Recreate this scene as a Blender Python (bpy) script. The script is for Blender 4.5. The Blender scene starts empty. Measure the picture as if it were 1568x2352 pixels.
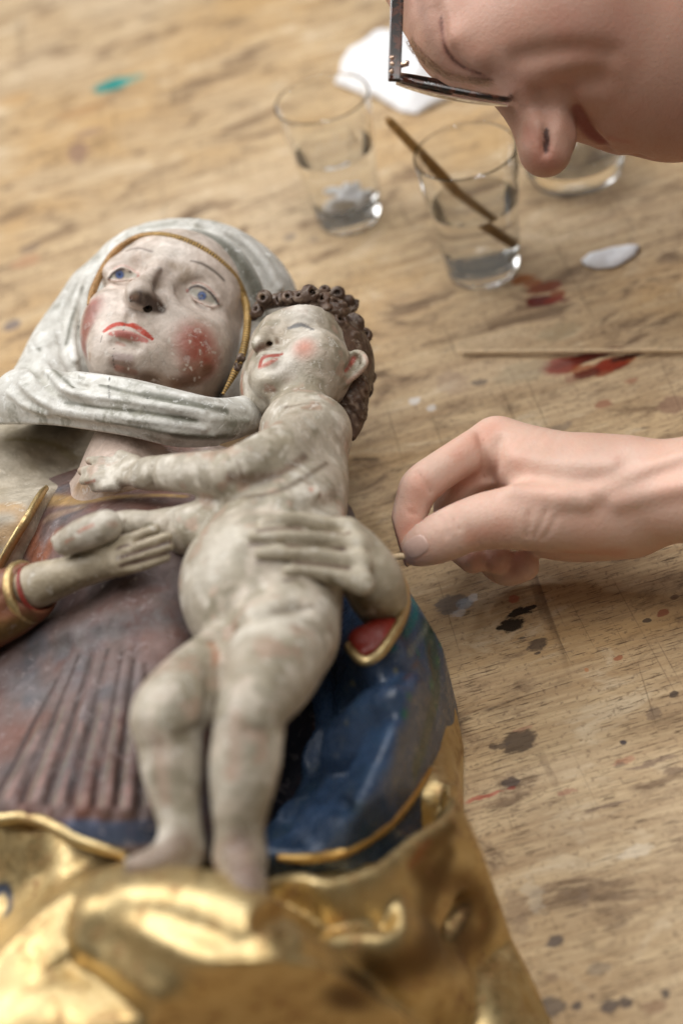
import bpy, math, random
import numpy as np
from mathutils import Matrix, Vector
random.seed(4); rng = np.random.default_rng(4)
scene = bpy.context.scene
COL = scene.collection

# ------------------------------------------------------------------ camera
W, H, F = 1568., 2352., 3267.            # picture units used for measuring, focal length in them (50 mm on 24x36)
CH, TH, S = .70, math.radians(44), .279  # camera height over the bench, tilt down, roll
C_ = math.sqrt(1 - S * S)
fw = np.array([0, math.cos(TH), -math.sin(TH)]); up0 = np.array([0, math.sin(TH), math.cos(TH)]); rt0 = np.array([1., 0, 0])
RT = C_ * rt0 - S * up0; UP = S * rt0 + C_ * up0; EYE = np.array([0, 0, CH])
def ray(u, v): return fw + RT * ((u - W / 2) / F) - UP * ((v - H / 2) / F)
def P(u, v, z): d = ray(u, v); return EYE + d * ((z - CH) / d[2])
def PD(u, v, d): return EYE + ray(u, v) * d
def depth(p): return float((np.asarray(p) - EYE) @ fw)
def proj(p): q = np.asarray(p) - EYE; d = q @ fw; return W / 2 + F * (q @ RT) / d, H / 2 - F * (q @ UP) / d
cam = bpy.data.cameras.new('camera'); camo = bpy.data.objects.new('camera', cam); COL.objects.link(camo)
camo.matrix_world = Matrix([[RT[0], UP[0], -fw[0], EYE[0]], [RT[1], UP[1], -fw[1], EYE[1]], [RT[2], UP[2], -fw[2], EYE[2]], [0, 0, 0, 1]])
cam.sensor_fit = 'VERTICAL'; cam.sensor_height = 36; cam.lens = 50; cam.clip_start = .02; cam.clip_end = 50
cam.dof.use_dof = True; cam.dof.focus_distance = .89; cam.dof.aperture_fstop = 2.9
scene.camera = camo

# ------------------------------------------------------------------ light: a workshop with a big window to the left and lamps above, plus an added overhead fill
wd = bpy.data.worlds.new('World'); scene.world = wd; wd.use_nodes = True
bg = wd.node_tree.nodes['Background']; bg.inputs[0].default_value = (1.0, .92, .81, 1); bg.inputs[1].default_value = .115
def area(name, loc, target, sx, sy, power, col, shape='RECTANGLE'):
    l = bpy.data.lights.new(name, 'AREA'); l.shape = shape; l.size = sx; l.size_y = sy; l.energy = power; l.color = col
    o = bpy.data.objects.new(name, l); COL.objects.link(o); o.location = loc
    o.rotation_euler = (Vector(target) - Vector(loc)).to_track_quat('-Z', 'Y').to_euler()
    return o
area('window_light', (-1.9, 1.9, 2.1), (.05, .75, .05), 2.4, 2.0, 78, (1.0, .985, .97))
area('overhead_fill', (.35, .55, 2.1), (.12, .7, 0), 1.5, 1.2, 29, (1.0, .975, .94))  # soft overhead fill light, added to brighten the bench
for k in range(5):
    area('ceiling_lamp', (-.75 + .42 * k, 2.35 - .08 * k, 1.85), (.05, .85, 0), .10, .10, 4., (.93, .96, 1.0), 'DISK')
scene.view_settings.view_transform = 'Standard'; scene.view_settings.look = 'None'
scene.view_settings.exposure = 0; scene.view_settings.gamma = 1
try:
    scene.cycles.max_bounces = 12; scene.cycles.transmission_bounces = 12; scene.cycles.caustics_refractive = True
    scene.cycles.sample_clamp_indirect = 16; scene.cycles.use_denoising = True
except Exception: pass

# ------------------------------------------------------------------ signed distance sculpting
def smin(a, b, k):
    if k <= 0: return np.minimum(a, b)
    h = np.maximum(k - np.abs(a - b), 0) / k
    return np.minimum(a, b) - h * h * (k * .25)
class Field:
    def __init__(s, lo, hi, h, R=None, o=None):
        s.lo = np.array(lo, float); s.h = h
        s.n = np.maximum(np.ceil((np.array(hi) - s.lo) / h).astype(int) + 1, 4)
        s.ax = [(s.lo[i] + np.arange(s.n[i]) * h).astype(np.float32) for i in range(3)]
        s.d = np.full(s.n, .05, np.float32)
        s.R = np.eye(3) if R is None else R; s.o = np.zeros(3) if o is None else np.array(o)
    def loc(s, p): return (np.asarray(p)[..., :3] - s.o) @ s.R
    def blk(s, lo, hi):
        a = np.clip(np.floor((lo - s.lo) / s.h).astype(int), 0, s.n); b = np.clip(np.ceil((hi - s.lo) / s.h).astype(int) + 1, 0, s.n)
        if (b <= a).any(): return None
        sl = tuple(slice(a[i], b[i]) for i in range(3))
        return sl, s.ax[0][sl[0]][:, None, None], s.ax[1][sl[1]][None, :, None], s.ax[2][sl[2]][None, None, :]
    def comb(s, sl, d, k, op):
        if op == 'u': s.d[sl] = smin(s.d[sl], d, k)
        elif op == 's': s.d[sl] = -smin(-s.d[sl], d, k)
        elif op == 'i': s.d[sl] = -smin(-s.d[sl], -d, k)
    def seg(s, a, b, k=0, op='u', flat=None, reach=0):
        """capsule between a and b (x,y,z,r); flat=(world direction, factor) squashes it"""
        ra, rb = a[3], b[3]; A = s.loc(a); B = s.loc(b)
        m = max(ra, rb) + max(k, reach) + 3 * s.h
        g = s.blk(np.minimum(A, B) - m, np.maximum(A, B) + m)
        if g is None: return
        sl, X, Y, Z = g
        X = X - A[0]; Y = Y - A[1]; Z = Z - A[2]; D = (B - A); L2 = max(D @ D, 1e-12)
        t = np.clip((X * D[0] + Y * D[1] + Z * D[2]) / L2, 0, 1)
        vx, vy, vz = X - t * D[0], Y - t * D[1], Z - t * D[2]
        q = vx * vx + vy * vy + vz * vz
        if flat is not None:
            n = s.R.T @ np.asarray(flat[0], float); n = n / np.linalg.norm(n)
            c = vx * n[0] + vy * n[1] + vz * n[2]
            q = q + c * c * (1 / flat[1] ** 2 - 1)
        d = np.sqrt(q) - (ra + (rb - ra) * t)
        if flat is not None: d = d * min(1, .5 + .5 * flat[1])
        s.comb(sl, d.astype(np.float32), k, op)
    def chain(s, pts, k=0, op='u', flat=None, smooth=True):
        """one limb: all its pieces joined first, then blended into the field"""
        pts = [np.asarray(p, float) for p in pts]
        if len(pts) == 0: return
        if len(pts) == 1: return s.seg(pts[0], pts[0], k, op, flat)
        if smooth and len(pts) > 2: pts = catmull(pts, 4)
        Lp = np.array([s.loc(p) for p in pts]); m = max(p[3] for p in pts) + k + 3 * s.h
        g = s.blk(Lp.min(0) - m, Lp.max(0) + m)
        if g is None: return
        keep = s.d; sl = g[0]; s.d = np.full(keep.shape, .05, np.float32) if keep.size < 2e5 else None
        if s.d is None:
            tmp = Field.__new__(Field); tmp.h = s.h; tmp.R = s.R; tmp.o = s.o; tmp.ax = [s.ax[i][sl[i]] for i in range(3)]
            tmp.lo = np.array([x[0] for x in tmp.ax], float); tmp.n = np.array([len(x) for x in tmp.ax]); tmp.d = np.full(tmp.n, .05, np.float32)
            kk = max(k, 2 * s.h)
            for p, q in zip(pts[:-1], pts[1:]): tmp.seg(p, q, 0, 'u', flat, kk)
            d = tmp.d
        else:
            for p, q in zip(pts[:-1], pts[1:]): s.seg(p, q, 0, 'u', flat, max(k, 2 * s.h))
            d = s.d[sl]
        s.d = keep; s.comb(sl, d, k, op)
    def ell(s, c, r, k=0, op='u', M=None):
        """ellipsoid, axes M given in the field's own frame"""
        r = np.asarray(r, float); Cn = s.loc(c); mm = max(r) + k + 3 * s.h
        g = s.blk(Cn - mm, Cn + mm)
        if g is None: return
        sl, X, Y, Z = g; X = X - Cn[0]; Y = Y - Cn[1]; Z = Z - Cn[2]
        if M is None: q = [X + 0 * Y + 0 * Z, Y + 0 * X + 0 * Z, Z + 0 * X + 0 * Y]
        else: q = [X * M[0, i] + Y * M[1, i] + Z * M[2, i] for i in range(3)]
        k0 = np.sqrt(sum((q[i] / r[i]) ** 2 for i in range(3))); k1 = np.sqrt(sum((q[i] / r[i] ** 2) ** 2 for i in range(3))) + 1e-9
        s.comb(sl, (k0 * (k0 - 1) / k1).astype(np.float32), k, op)
    def samp(s, p):
        q = (s.loc(p) - s.lo) / s.h; i = np.clip(np.floor(q).astype(int), 0, s.n - 2); f = np.clip(q - i, 0, 1)
        r = 0
        for a in (0, 1):
            for b in (0, 1):
                for c in (0, 1):
                    w = (f[..., 0] if a else 1 - f[..., 0]) * (f[..., 1] if b else 1 - f[..., 1]) * (f[..., 2] if c else 1 - f[..., 2])
                    r = r + w * s.d[i[..., 0] + a, i[..., 1] + b, i[..., 2] + c]
        inside = ((q >= 0) & (q <= s.n - 1)).all(-1)
        return np.where(inside, r, .05)
    def hit(s, u, v, d0=.35, d1=1.5, miss=None):
        """the point of the surface that lies on the sight line (u, v)"""
        t = np.arange(d0, d1, s.h * .7); r = ray(u, v); p = EYE + r * t[:, None]; q = s.samp(p)
        w = np.where(q < 0)[0]
        if len(w) == 0: return miss
        i = max(w[0], 1); a, b = q[i - 1], q[i]; tt = t[i - 1] + (t[i] - t[i - 1]) * (a / (a - b + 1e-12))
        return EYE + r * tt
    def hits(s, uvr, sink=0):
        """list of (u,v,r_px) -> (x,y,z,r) on the surface; sink>0 pushes in by that many px"""
        out = []
        for u, v, r in uvr:
            p = s.hit(u, v)
            if p is None: continue
            px = depth(p) / F; p = p + ray(u, v) * (sink * px); out.append((*p, r * px))
        return out
    def cutview(s, poly, op, d0, d1, k):
        """carve ('s') or keep ('i') what an outline, swept along the sculptor's sight line, covers between two distances"""
        g = [s.ax[i].reshape([-1 if j == i else 1 for j in range(3)]) for i in range(3)]
        w = [s.R[a, 0] * g[0] + s.R[a, 1] * g[1] + s.R[a, 2] * g[2] + (s.o[a] - EYE[a]) for a in range(3)]
        dp = w[0] * fw[0] + w[1] * fw[1] + w[2] * fw[2]
        u = W / 2 + F * (w[0] * RT[0] + w[1] * RT[1] + w[2] * RT[2]) / dp; v = H / 2 - F * (w[0] * UP[0] + w[1] * UP[1] + w[2] * UP[2]) / dp
        d = poly_sdf(poly, u.astype(np.float32), v.astype(np.float32)) * dp / F
        d = np.maximum(d, np.maximum(d0 - dp, dp - d1)).astype(np.float32)
        s.d = -smin(-s.d, d, k) if op == 's' else -smin(-s.d, -d, k)
    def mesh(s, smooth=1):
        d = s.d.copy()
        for a in range(3):
            for e in (0, -1):
                ix = [slice(None)] * 3; ix[a] = e; d[tuple(ix)] = np.maximum(d[tuple(ix)], s.h * .5)
        V, Q = surfnets(d, s.lo, s.h)
        for _ in range(smooth): V = relax(V, Q, .5)
        return V @ s.R.T + s.o, Q
def surfnets(d, lo, h):
    s = d < 0; n = np.array(d.shape)
    c8 = [s[i:n[0] - 1 + i, j:n[1] - 1 + j, k:n[2] - 1 + k] for i in (0, 1) for j in (0, 1) for k in (0, 1)]
    a = c8[0].copy(); o = c8[0].copy()
    for c in c8[1:]: a &= c; o |= c
    idx = np.argwhere(o & ~a)
    acc = np.zeros((len(idx), 3)); cnt = np.zeros(len(idx)); I = idx.T
    for ax in range(3):
        o1, o2 = [b for b in range(3) if b != ax]
        for p in (0, 1):
            for q in (0, 1):
                e = [I[0], I[1], I[2]]; e[o1] = e[o1] + p; e[o2] = e[o2] + q
                g = list(e); g[ax] = g[ax] + 1
                da, db = d[tuple(e)], d[tuple(g)]; m = (da < 0) != (db < 0)
                t = np.where(m, da / np.where(m, da - db, 1), 0)
                acc[:, ax] += np.where(m, t, 0); acc[:, o1] += np.where(m, p, 0); acc[:, o2] += np.where(m, q, 0); cnt += m
    V = lo + (idx + acc / cnt[:, None]) * h
    vid = np.full(n - 1, -1, np.int32); vid[tuple(I)] = np.arange(len(idx))
    Q = []
    for ax in range(3):
        o1, o2 = (ax + 1) % 3, (ax + 2) % 3
        sa = [slice(None)] * 3; sb = [slice(None)] * 3; sa[ax] = slice(0, -1); sb[ax] = slice(1, None)
        x = s[tuple(sa)] != s[tuple(sb)]; e = np.argwhere(x)
        e = e[(e[:, o1] > 0) & (e[:, o2] > 0) & (e[:, o1] < n[o1] - 1) & (e[:, o2] < n[o2] - 1)]
        def cell(p, q):
            g = e.copy(); g[:, o1] -= p; g[:, o2] -= q; return vid[g[:, 0], g[:, 1], g[:, 2]]
        f = np.stack([cell(1, 1), cell(0, 1), cell(0, 0), cell(1, 0)], 1)
        ins = s[e[:, 0], e[:, 1], e[:, 2]]
        f[~ins] = f[~ins][:, ::-1]; Q.append(f)
    Q = np.concatenate(Q); return V, Q[(Q >= 0).all(1)]
def relax(V, Q, w):
    n = len(V); e = np.concatenate([Q[:, [0, 1]], Q[:, [1, 2]], Q[:, [2, 3]], Q[:, [3, 0]]])
    deg = np.maximum(np.bincount(e[:, 0], minlength=n) + np.bincount(e[:, 1], minlength=n), 1)
    A = np.stack([np.bincount(e[:, 0], V[e[:, 1], i], n) + np.bincount(e[:, 1], V[e[:, 0], i], n) for i in range(3)], 1) / deg[:, None]
    return V + (A - V) * w
def catmull(pts, n):
    pts = [np.asarray(p, float) for p in pts]; out = []
    q = [2 * pts[0] - pts[1]] + pts + [2 * pts[-1] - pts[-2]]
    for i in range(1, len(q) - 2):
        for j in range(n):
            t = j / n; a, b, c, d = q[i - 1:i + 3]
            out.append(.5 * (2 * b + (c - a) * t + (2 * a - 5 * b + 4 * c - d) * t * t + (3 * b - a - 3 * c + d) * t ** 3))
    out.append(pts[-1]); return out
def U(u, v, z, r=0): p = P(u, v, z); return (*p, r * depth(p) / F)          # measured spot at height z, radius in picture units
def D(u, v, d, r=0): p = PD(u, v, d); return (*p, r * d / F)
def CH_(l): return [U(*p) for p in l]
def DH_(l): return [D(*p) for p in l]
def bounds(pts, m=.0):
    a = np.array([p[:3] for p in pts]); r = np.array([[p[3] if len(p) > 3 else 0] for p in pts])
    return (a - r).min(0) - m, (a + r).max(0) + m
def tps(pts, X, Y, lam=1e-7):
    """thin plate spline height through measured points"""
    p = np.array(pts); x, y, z = p[:, 0], p[:, 1], p[:, 2]; n = len(p); sc = .1
    def phi(r2): return .5 * r2 * np.log(np.maximum(r2, 1e-12))
    A = phi(((x[:, None] - x) ** 2 + (y[:, None] - y) ** 2) / sc ** 2) + lam * np.eye(n)
    B = np.stack([np.ones(n), x / sc, y / sc], 1)
    sol = np.linalg.solve(np.block([[A, B], [B.T, np.zeros((3, 3))]]), np.concatenate([z, np.zeros(3)]))
    Z = sol[n] + sol[n + 1] * X / sc + sol[n + 2] * Y / sc
    for i in range(n): Z = Z + sol[i] * phi(((X - x[i]) ** 2 + (Y - y[i]) ** 2) / sc ** 2)
    return Z
def poly_sdf(poly, X, Y):
    p = np.array([q[:2] for q in poly]); d = np.full(X.shape, 1e9); s = np.ones(X.shape)
    for i in range(len(p)):
        a, b = p[i], p[i - 1]; e = b - a; wx, wy = X - a[0], Y - a[1]
        t = np.clip((wx * e[0] + wy * e[1]) / (e @ e + 1e-12), 0, 1)
        d = np.minimum(d, (wx - e[0] * t) ** 2 + (wy - e[1] * t) ** 2)
        c1, c2, c3 = Y >= a[1], Y < b[1], e[0] * wy > e[1] * wx
        s = np.where((c1 & c2 & c3) | (~c1 & ~c2 & ~c3), -s, s)
    return s * np.sqrt(d)
def drape(F_, pts, poly=None, k=.004, zlo=.0, edge=.006, thick=None, lam=1e-5, folds=()):
    """heightfield of cloth through measured points, clipped to an outline, added to a field"""
    X, Y = np.meshgrid(F_.ax[0], F_.ax[1], indexing='ij'); Hh = tps(pts, X, Y, lam)
    for crest, sl, sr, rho, kk in folds:                                        # carved folds: a crest with a slope on either side
        c = np.array(catmull(crest, 8)); best = np.full(X.shape, 1e9); T = np.zeros(X.shape)
        for a, b in zip(c[:-1], c[1:]):
            e = b[:2] - a[:2]; t = np.clip(((X - a[0]) * e[0] + (Y - a[1]) * e[1]) / (e @ e + 1e-12), 0, 1)
            dx, dy = X - a[0] - t * e[0], Y - a[1] - t * e[1]; ds = np.hypot(dx, dy); left = e[0] * (Y - a[1]) - e[1] * (X - a[0]) > 0
            z = a[2] + (b[2] - a[2]) * t - np.where(left, sl, sr) * (np.sqrt(ds * ds + rho * rho) - rho) - 2.5 * np.maximum(ds - .018, 0); m = ds < best; best = np.where(m, ds, best); T = np.where(m, z, T)
        Hh = -smin(-Hh, -T, kk)
    d = (F_.ax[2][None, None, :] - Hh[:, :, None]) * .75
    if poly is not None: d = -smin(-d, -(poly_sdf(poly, X, Y)[:, :, None] + 0 * d), edge)
    if thick: d = np.maximum(d, (Hh[:, :, None] - thick - F_.ax[2][None, None, :]) * .75)
    d = np.maximum(d, zlo - F_.ax[2][None, None, :])
    F_.d = smin(F_.d, d.astype(np.float32), k)

# ------------------------------------------------------------------ objects
def tag(o, label, cat, group=None, kind=None):
    if label: o['label'] = label
    if cat: o['category'] = cat
    if group: o['group'] = group
    if kind: o['kind'] = kind
    return o
def thing(name, loc, label, cat):
    o = bpy.data.objects.new(name, None); COL.objects.link(o); o.location = [float(x) for x in loc]; o.empty_display_size = .02
    return tag(o, label, cat)
def root_loc(p):
    x, y, z = 0, 0, 0
    while p is not None: x += p.location[0]; y += p.location[1]; z += p.location[2]; p = p.parent
    return np.array([x, y, z])
def mkmesh(name, V, Q, mat, parent=None, col=None, smooth=True, label=None):
    V = np.asarray(V, np.float64)
    org = np.zeros(3)
    if parent is not None: org = root_loc(parent)
    else: org = np.array([*(V.min(0) + V.max(0))[:2] / 2, V[:, 2].min()])
    me = bpy.data.meshes.new(name)
    if isinstance(Q, np.ndarray):
        me.vertices.add(len(V)); me.vertices.foreach_set('co', (V - org).astype(np.float32).ravel())
        m = Q.shape[1]; me.loops.add(Q.size); me.loops.foreach_set('vertex_index', Q.astype(np.int32).ravel())
        me.polygons.add(len(Q)); me.polygons.foreach_set('loop_start', np.arange(0, Q.size, m, dtype=np.int32))
        me.update(calc_edges=True)
    else:
        me.from_pydata([tuple(x) for x in (V - org)], [], Q); me.update()
    me.validate()
    me.polygons.foreach_set('use_smooth', [smooth] * len(me.polygons))
    at = me.attributes.new('rest', 'FLOAT_VECTOR', 'POINT'); at.data.foreach_set('vector', V.astype(np.float32).ravel())
    if col is not None:
        at = me.color_attributes.new('paint', 'FLOAT_COLOR', 'POINT')
        c = np.ones((len(V), 4), np.float32); c[:, :3] = col; at.data.foreach_set('color', c.ravel())
    o = bpy.data.objects.new(name, me); COL.objects.link(o)
    if mat: me.materials.append(mat)
    if parent is not None: o.parent = parent
    else: o.location = org
    if label: o['label'] = label
    return o
def tube(pts, n=10, cap=True, flat=None):
    """swept round tube through (x,y,z,r) points"""
    p = np.array([q[:3] for q in pts], float); r = np.array([q[3] for q in pts], float); m = len(p)
    T = np.gradient(p, axis=0); T /= np.linalg.norm(T, axis=1)[:, None] + 1e-12
    up = np.array([0, 0, 1.]) if abs(T[0][2]) < .9 else np.array([1., 0, 0])
    N = np.cross(T[0], up); N /= np.linalg.norm(N); V = []
    for i in range(m):
        N = N - T[i] * (N @ T[i]); N /= np.linalg.norm(N); B = np.cross(T[i], N)
        a = np.linspace(0, 2 * np.pi, n, endpoint=False)
        V.append(p[i] + r[i] * (np.cos(a)[:, None] * N + np.sin(a)[:, None] * B * (flat or 1)))
    V = np.concatenate(V); Q = []
    for i in range(m - 1):
        for j in range(n): Q.append((i * n + j, i * n + (j + 1) % n, (i + 1) * n + (j + 1) % n, (i + 1) * n + j))
    if cap:
        V = np.concatenate([V, p[:1], p[-1:]]); a, b = len(V) - 2, len(V) - 1
        for j in range(n):
            Q.append((a, (j + 1) % n, j, j)); k = (m - 1) * n; Q.append((b, k + j, k + (j + 1) % n, k + j))
        Q = [tuple(dict.fromkeys(q)) for q in Q]
    return V, Q
def dense(prof, m=.0011):
    out = []
    for (a, b), (c, d) in zip(prof[:-1], prof[1:]):
        L = math.hypot(c - a, d - b); ts = [0.]
        if L > 3 * m: ts += [m * .25 / L, m / L, .25, .5, .75, 1 - m / L, 1 - m * .25 / L]
        out += [(a + (c - a) * t, b + (d - b) * t) for t in ts]
    return out + [prof[-1]]
def lathe(prof, n=64):
    V = []; Q = []
    for r, z in prof:
        for j in range(n):
            a = 2 * math.pi * j / n; V.append((r * math.cos(a), r * math.sin(a), z))
    for i in range(len(prof) - 1):
        for j in range(n): Q.append((i * n + j, i * n + (j + 1) % n, (i + 1) * n + (j + 1) % n, (i + 1) * n + j))
    return np.array(V), Q
def merge(parts):
    V = []; Q = []; o = 0
    for v, q in parts:
        V.append(v); Q += [tuple(i + o for i in f) for f in (q.tolist() if isinstance(q, np.ndarray) else q)]; o += len(v)
    return np.concatenate(V), Q
def brush(V, col, pts, c, strength=1., soft=.6):
    """paint a colour along a line of (x,y,z,r) spots; soft = share of r that fades"""
    pts = [np.asarray(p, float) for p in pts if p is not None]
    if not pts: return
    if len(pts) > 2: pts = catmull(pts, 4)
    if len(pts) == 1: pts = pts * 2
    a = np.array(pts); rm = a[:, 3].max(); m = ((V > a[:, :3].min(0) - rm) & (V < a[:, :3].max(0) + rm)).all(1)
    if not m.any(): return
    w = V[m]; best = np.full(len(w), 9.)
    for p, q in zip(pts[:-1], pts[1:]):
        e = q[:3] - p[:3]; t = np.clip(((w - p[:3]) @ e) / (e @ e + 1e-14), 0, 1)
        best = np.minimum(best, np.linalg.norm(w - p[:3] - t[:, None] * e, axis=1) / (p[3] + (q[3] - p[3]) * t + 1e-9))
    k = np.clip((1 - best) / max(soft, 1e-3), 0, 1); k = k * k * (3 - 2 * k) * strength
    col[m] = col[m] * (1 - k[:, None]) + np.array(c) * k[:, None]
def vnoise(V, scale, seed=0):
    """cheap smooth value noise on points, -1..1"""
    q = V * scale + seed * 17.13; i = np.floor(q).astype(np.int64); f = q - i; f = f * f * (3 - 2 * f); r = 0
    def hsh(a, b, c): n = (a * 374761393 + b * 668265263 + c * 1274126177 + seed * 97) & 0x7fffffff; n = ((n ^ (n >> 13)) * 1103515245) & 0x7fffffff; return ((n ^ (n >> 16)) & 0xffff) / 32767.5 - 1
    for a in (0, 1):
        for b in (0, 1):
            for c in (0, 1):
                w = (f[:, 0] if a else 1 - f[:, 0]) * (f[:, 1] if b else 1 - f[:, 1]) * (f[:, 2] if c else 1 - f[:, 2])
                r = r + w * hsh(i[:, 0] + a, i[:, 1] + b, i[:, 2] + c)
    return r

# ------------------------------------------------------------------ materials
class NT:
    def __init__(s, name):
        s.m = bpy.data.materials.new(name); s.m.use_nodes = True; s.t = s.m.node_tree; s.b = s.t.nodes['Principled BSDF']
    def n(s, ty, **kw):
        x = s.t.nodes.new(ty)
        for k, v in kw.items():
            if k.startswith('i_'): 
                key = k[2:]; x.inputs[int(key) if key.isdigit() else key.replace('_', ' ')].default_value = v
            else: setattr(x, k, v)
        return x
    def l(s, a, b): s.t.links.new(a, b)
    def coord(s): return s.n('ShaderNodeAttribute', attribute_name='rest').outputs['Vector']
    def scale(s, v, sc): x = s.n('ShaderNodeVectorMath', operation='MULTIPLY'); s.l(v, x.inputs[0]); x.inputs[1].default_value = sc; return x.outputs[0]
    def noise(s, v, sc, det=4, rough=.55, dist=0): x = s.n('ShaderNodeTexNoise'); s.l(v, x.inputs['Vector']); x.inputs['Scale'].default_value = sc; x.inputs['Detail'].default_value = det; x.inputs['Roughness'].default_value = rough; x.inputs['Distortion'].default_value = dist; return x
    def ramp(s, v, lo, hi, a=0., b=1.): x = s.n('ShaderNodeMapRange', interpolation_type='SMOOTHSTEP'); s.l(v, x.inputs['Value']); x.inputs['From Min'].default_value = lo; x.inputs['From Max'].default_value = hi; x.inputs['To Min'].default_value = a; x.inputs['To Max'].default_value = b; return x.outputs[0]
    def mix(s, f, a, b, mode='MIX'):
        x = s.n('ShaderNodeMix', data_type='RGBA', blend_type=mode)
        for sock, val in ((x.inputs[0], f), (x.inputs[6], a), (x.inputs[7], b)):
            if hasattr(val, 'is_linked'): s.l(val, sock)
            elif isinstance(val, (int, float)): sock.default_value = val
            else: sock.default_value = (*val, 1)
        return x.outputs[2]
    def math(s, op, a, b=0.):
        x = s.n('ShaderNodeMath', operation=op)
        for sock, val in ((x.inputs[0], a), (x.inputs[1], b)):
            if hasattr(val, 'is_linked'): s.l(val, sock)
            else: sock.default_value = val
        return x.outputs[0]
    def bump(s, hgt, strength, dist, prev=None):
        x = s.n('ShaderNodeBump'); s.l(hgt, x.inputs['Height']); x.inputs['Strength'].default_value = strength; x.inputs['Distance'].default_value = dist
        if prev is not None: s.l(prev, x.inputs['Normal'])
        return x.outputs[0]
def polychrome(name, rough=.42, dirt=(.16, .13, .09), dirt_amt=.6, chip=(.72, .70, .66), chip_amt=.5, spec=.5, sc=1., metallic=0., grain=0.):
    t = NT(name); c = t.coord(); base = t.n('ShaderNodeAttribute', attribute_name='paint').outputs['Color']
    n0 = t.noise(c, 24 * sc, 4, .6, .3).outputs[0]; n1 = t.noise(c, 70 * sc, 5, .62, .4).outputs[0]; n2 = t.noise(c, 210 * sc, 4, .65, .3).outputs[0]; n3 = t.noise(c, 640 * sc, 3, .6).outputs[0]
    v = t.mix(t.ramp(n1, .32, .68, 0, 1), t.mix(1., base, (.72, .70, .66), 'MULTIPLY'), t.mix(1., base, (1.14, 1.13, 1.11), 'MULTIPLY'))
    v = t.mix(t.ramp(n2, .35, .65, .35, 0), v, t.mix(1., base, (.66, .62, .55), 'MULTIPLY'))
    d = t.math('MULTIPLY', t.ramp(n0, .46, .64), t.ramp(n1, .44, .60)); d = t.math('MULTIPLY', d, t.ramp(n2, .32, .56, .25, 1))
    v = t.mix(t.math('MULTIPLY', d, dirt_amt), v, dirt)
    n5 = t.noise(c, 130 * sc, 4, .65, .8).outputs[0]
    ch = t.math('MULTIPLY', t.ramp(n5, .585, .63), t.ramp(n3, .38, .5)); v = t.mix(t.math('MULTIPLY', ch, chip_amt), v, chip)
    sp = t.ramp(n3, .64, .72); v = t.mix(t.math('MULTIPLY', sp, .4 * dirt_amt), v, dirt)
    t.l(v, t.b.inputs['Base Color'])
    t.l(t.ramp(n2, .3, .7, rough - .12, rough + .16), t.b.inputs['Roughness']); t.b.inputs['Specular IOR Level'].default_value = spec
    t.b.inputs['Metallic'].default_value = metallic
    hh = t.math('ADD', t.math('MULTIPLY', n2, .7), t.math('MULTIPLY', n3, .3)); hh = t.math('SUBTRACT', hh, t.math('MULTIPLY', ch, .25))
    t.l(t.bump(hh, .6, .0012, t.bump(n1, .35, .003)), t.b.inputs['Normal']); return t.m
def gold_mat(name):
    t = NT(name); c = t.coord(); base = t.n('ShaderNodeAttribute', attribute_name='paint').outputs['Color']
    n1 = t.noise(c, 75, 6, .66, .5).outputs[0]; n2 = t.noise(c, 260, 4, .6).outputs[0]
    v = t.mix(t.ramp(n1, .35, .7), base, t.mix(1., base, (.82, .74, .62), 'MULTIPLY'))
    w = t.math('MULTIPLY', t.ramp(n1, .50, .64), t.ramp(n2, .44, .58)); v = t.mix(t.math('MULTIPLY', w, .7), v, (.26, .12, .045))
    t.l(v, t.b.inputs['Base Color']); t.l(t.math('SUBTRACT', .97, t.math('MULTIPLY', w, .5)), t.b.inputs['Metallic'])
    t.l(t.ramp(n2, .3, .75, .36, .58), t.b.inputs['Roughness']); t.l(t.bump(n1, .3, .0010, t.bump(n2, .3, .0005)), t.b.inputs['Normal']); return t.m
def skin_mat(name):
    t = NT(name); c = t.coord(); base = t.n('ShaderNodeAttribute', attribute_name='paint').outputs['Color']
    n1 = t.noise(c, 60, 4).outputs[0]; n2 = t.noise(c, 420, 4, .6).outputs[0]; n3 = t.noise(c, 1500, 2).outputs[0]
    v = t.mix(t.ramp(n1, .38, .68, 0, .4), base, t.mix(1., base, (1.02, .86, .82), 'MULTIPLY'))
    v = t.mix(t.ramp(n2, .45, .75, 0, .25), v, t.mix(1., base, (.9, .78, .72), 'MULTIPLY'))
    t.l(v, t.b.inputs['Base Color']); t.l(t.ramp(n2, .3, .7, .42, .56), t.b.inputs['Roughness']); t.b.inputs['Specular IOR Level'].default_value = .4
    t.b.inputs['Subsurface Weight'].default_value = .24; t.b.inputs['Subsurface Radius'].default_value = (1., .35, .2); t.b.inputs['Subsurface Scale'].default_value = .004
    vo = t.n('ShaderNodeTexVoronoi'); t.l(c, vo.inputs['Vector']); vo.inputs['Scale'].default_value = 1300
    hh = t.math('ADD', t.math('MULTIPLY', n3, .5), vo.outputs['Distance'])
    t.l(t.bump(hh, .3, .0004, t.bump(n2, .4, .0010)), t.b.inputs['Normal']); return t.m
def plain(name, col, rough=.5, metallic=0., bump=.0, sc=300., var=.15, spec=.5, sheen=0.):
    t = NT(name); c = t.coord(); n = t.noise(c, sc, 4).outputs[0]
    t.l(t.mix(t.ramp(n, .3, .7), tuple(x * (1 - var) for x in col), tuple(min(1, x * (1 + var)) for x in col)), t.b.inputs['Base Color'])
    t.b.inputs['Roughness'].default_value = rough; t.b.inputs['Metallic'].default_value = metallic; t.b.inputs['Specular IOR Level'].default_value = spec
    if bump: t.l(t.bump(n, .6, bump), t.b.inputs['Normal'])
    return t.m
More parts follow.
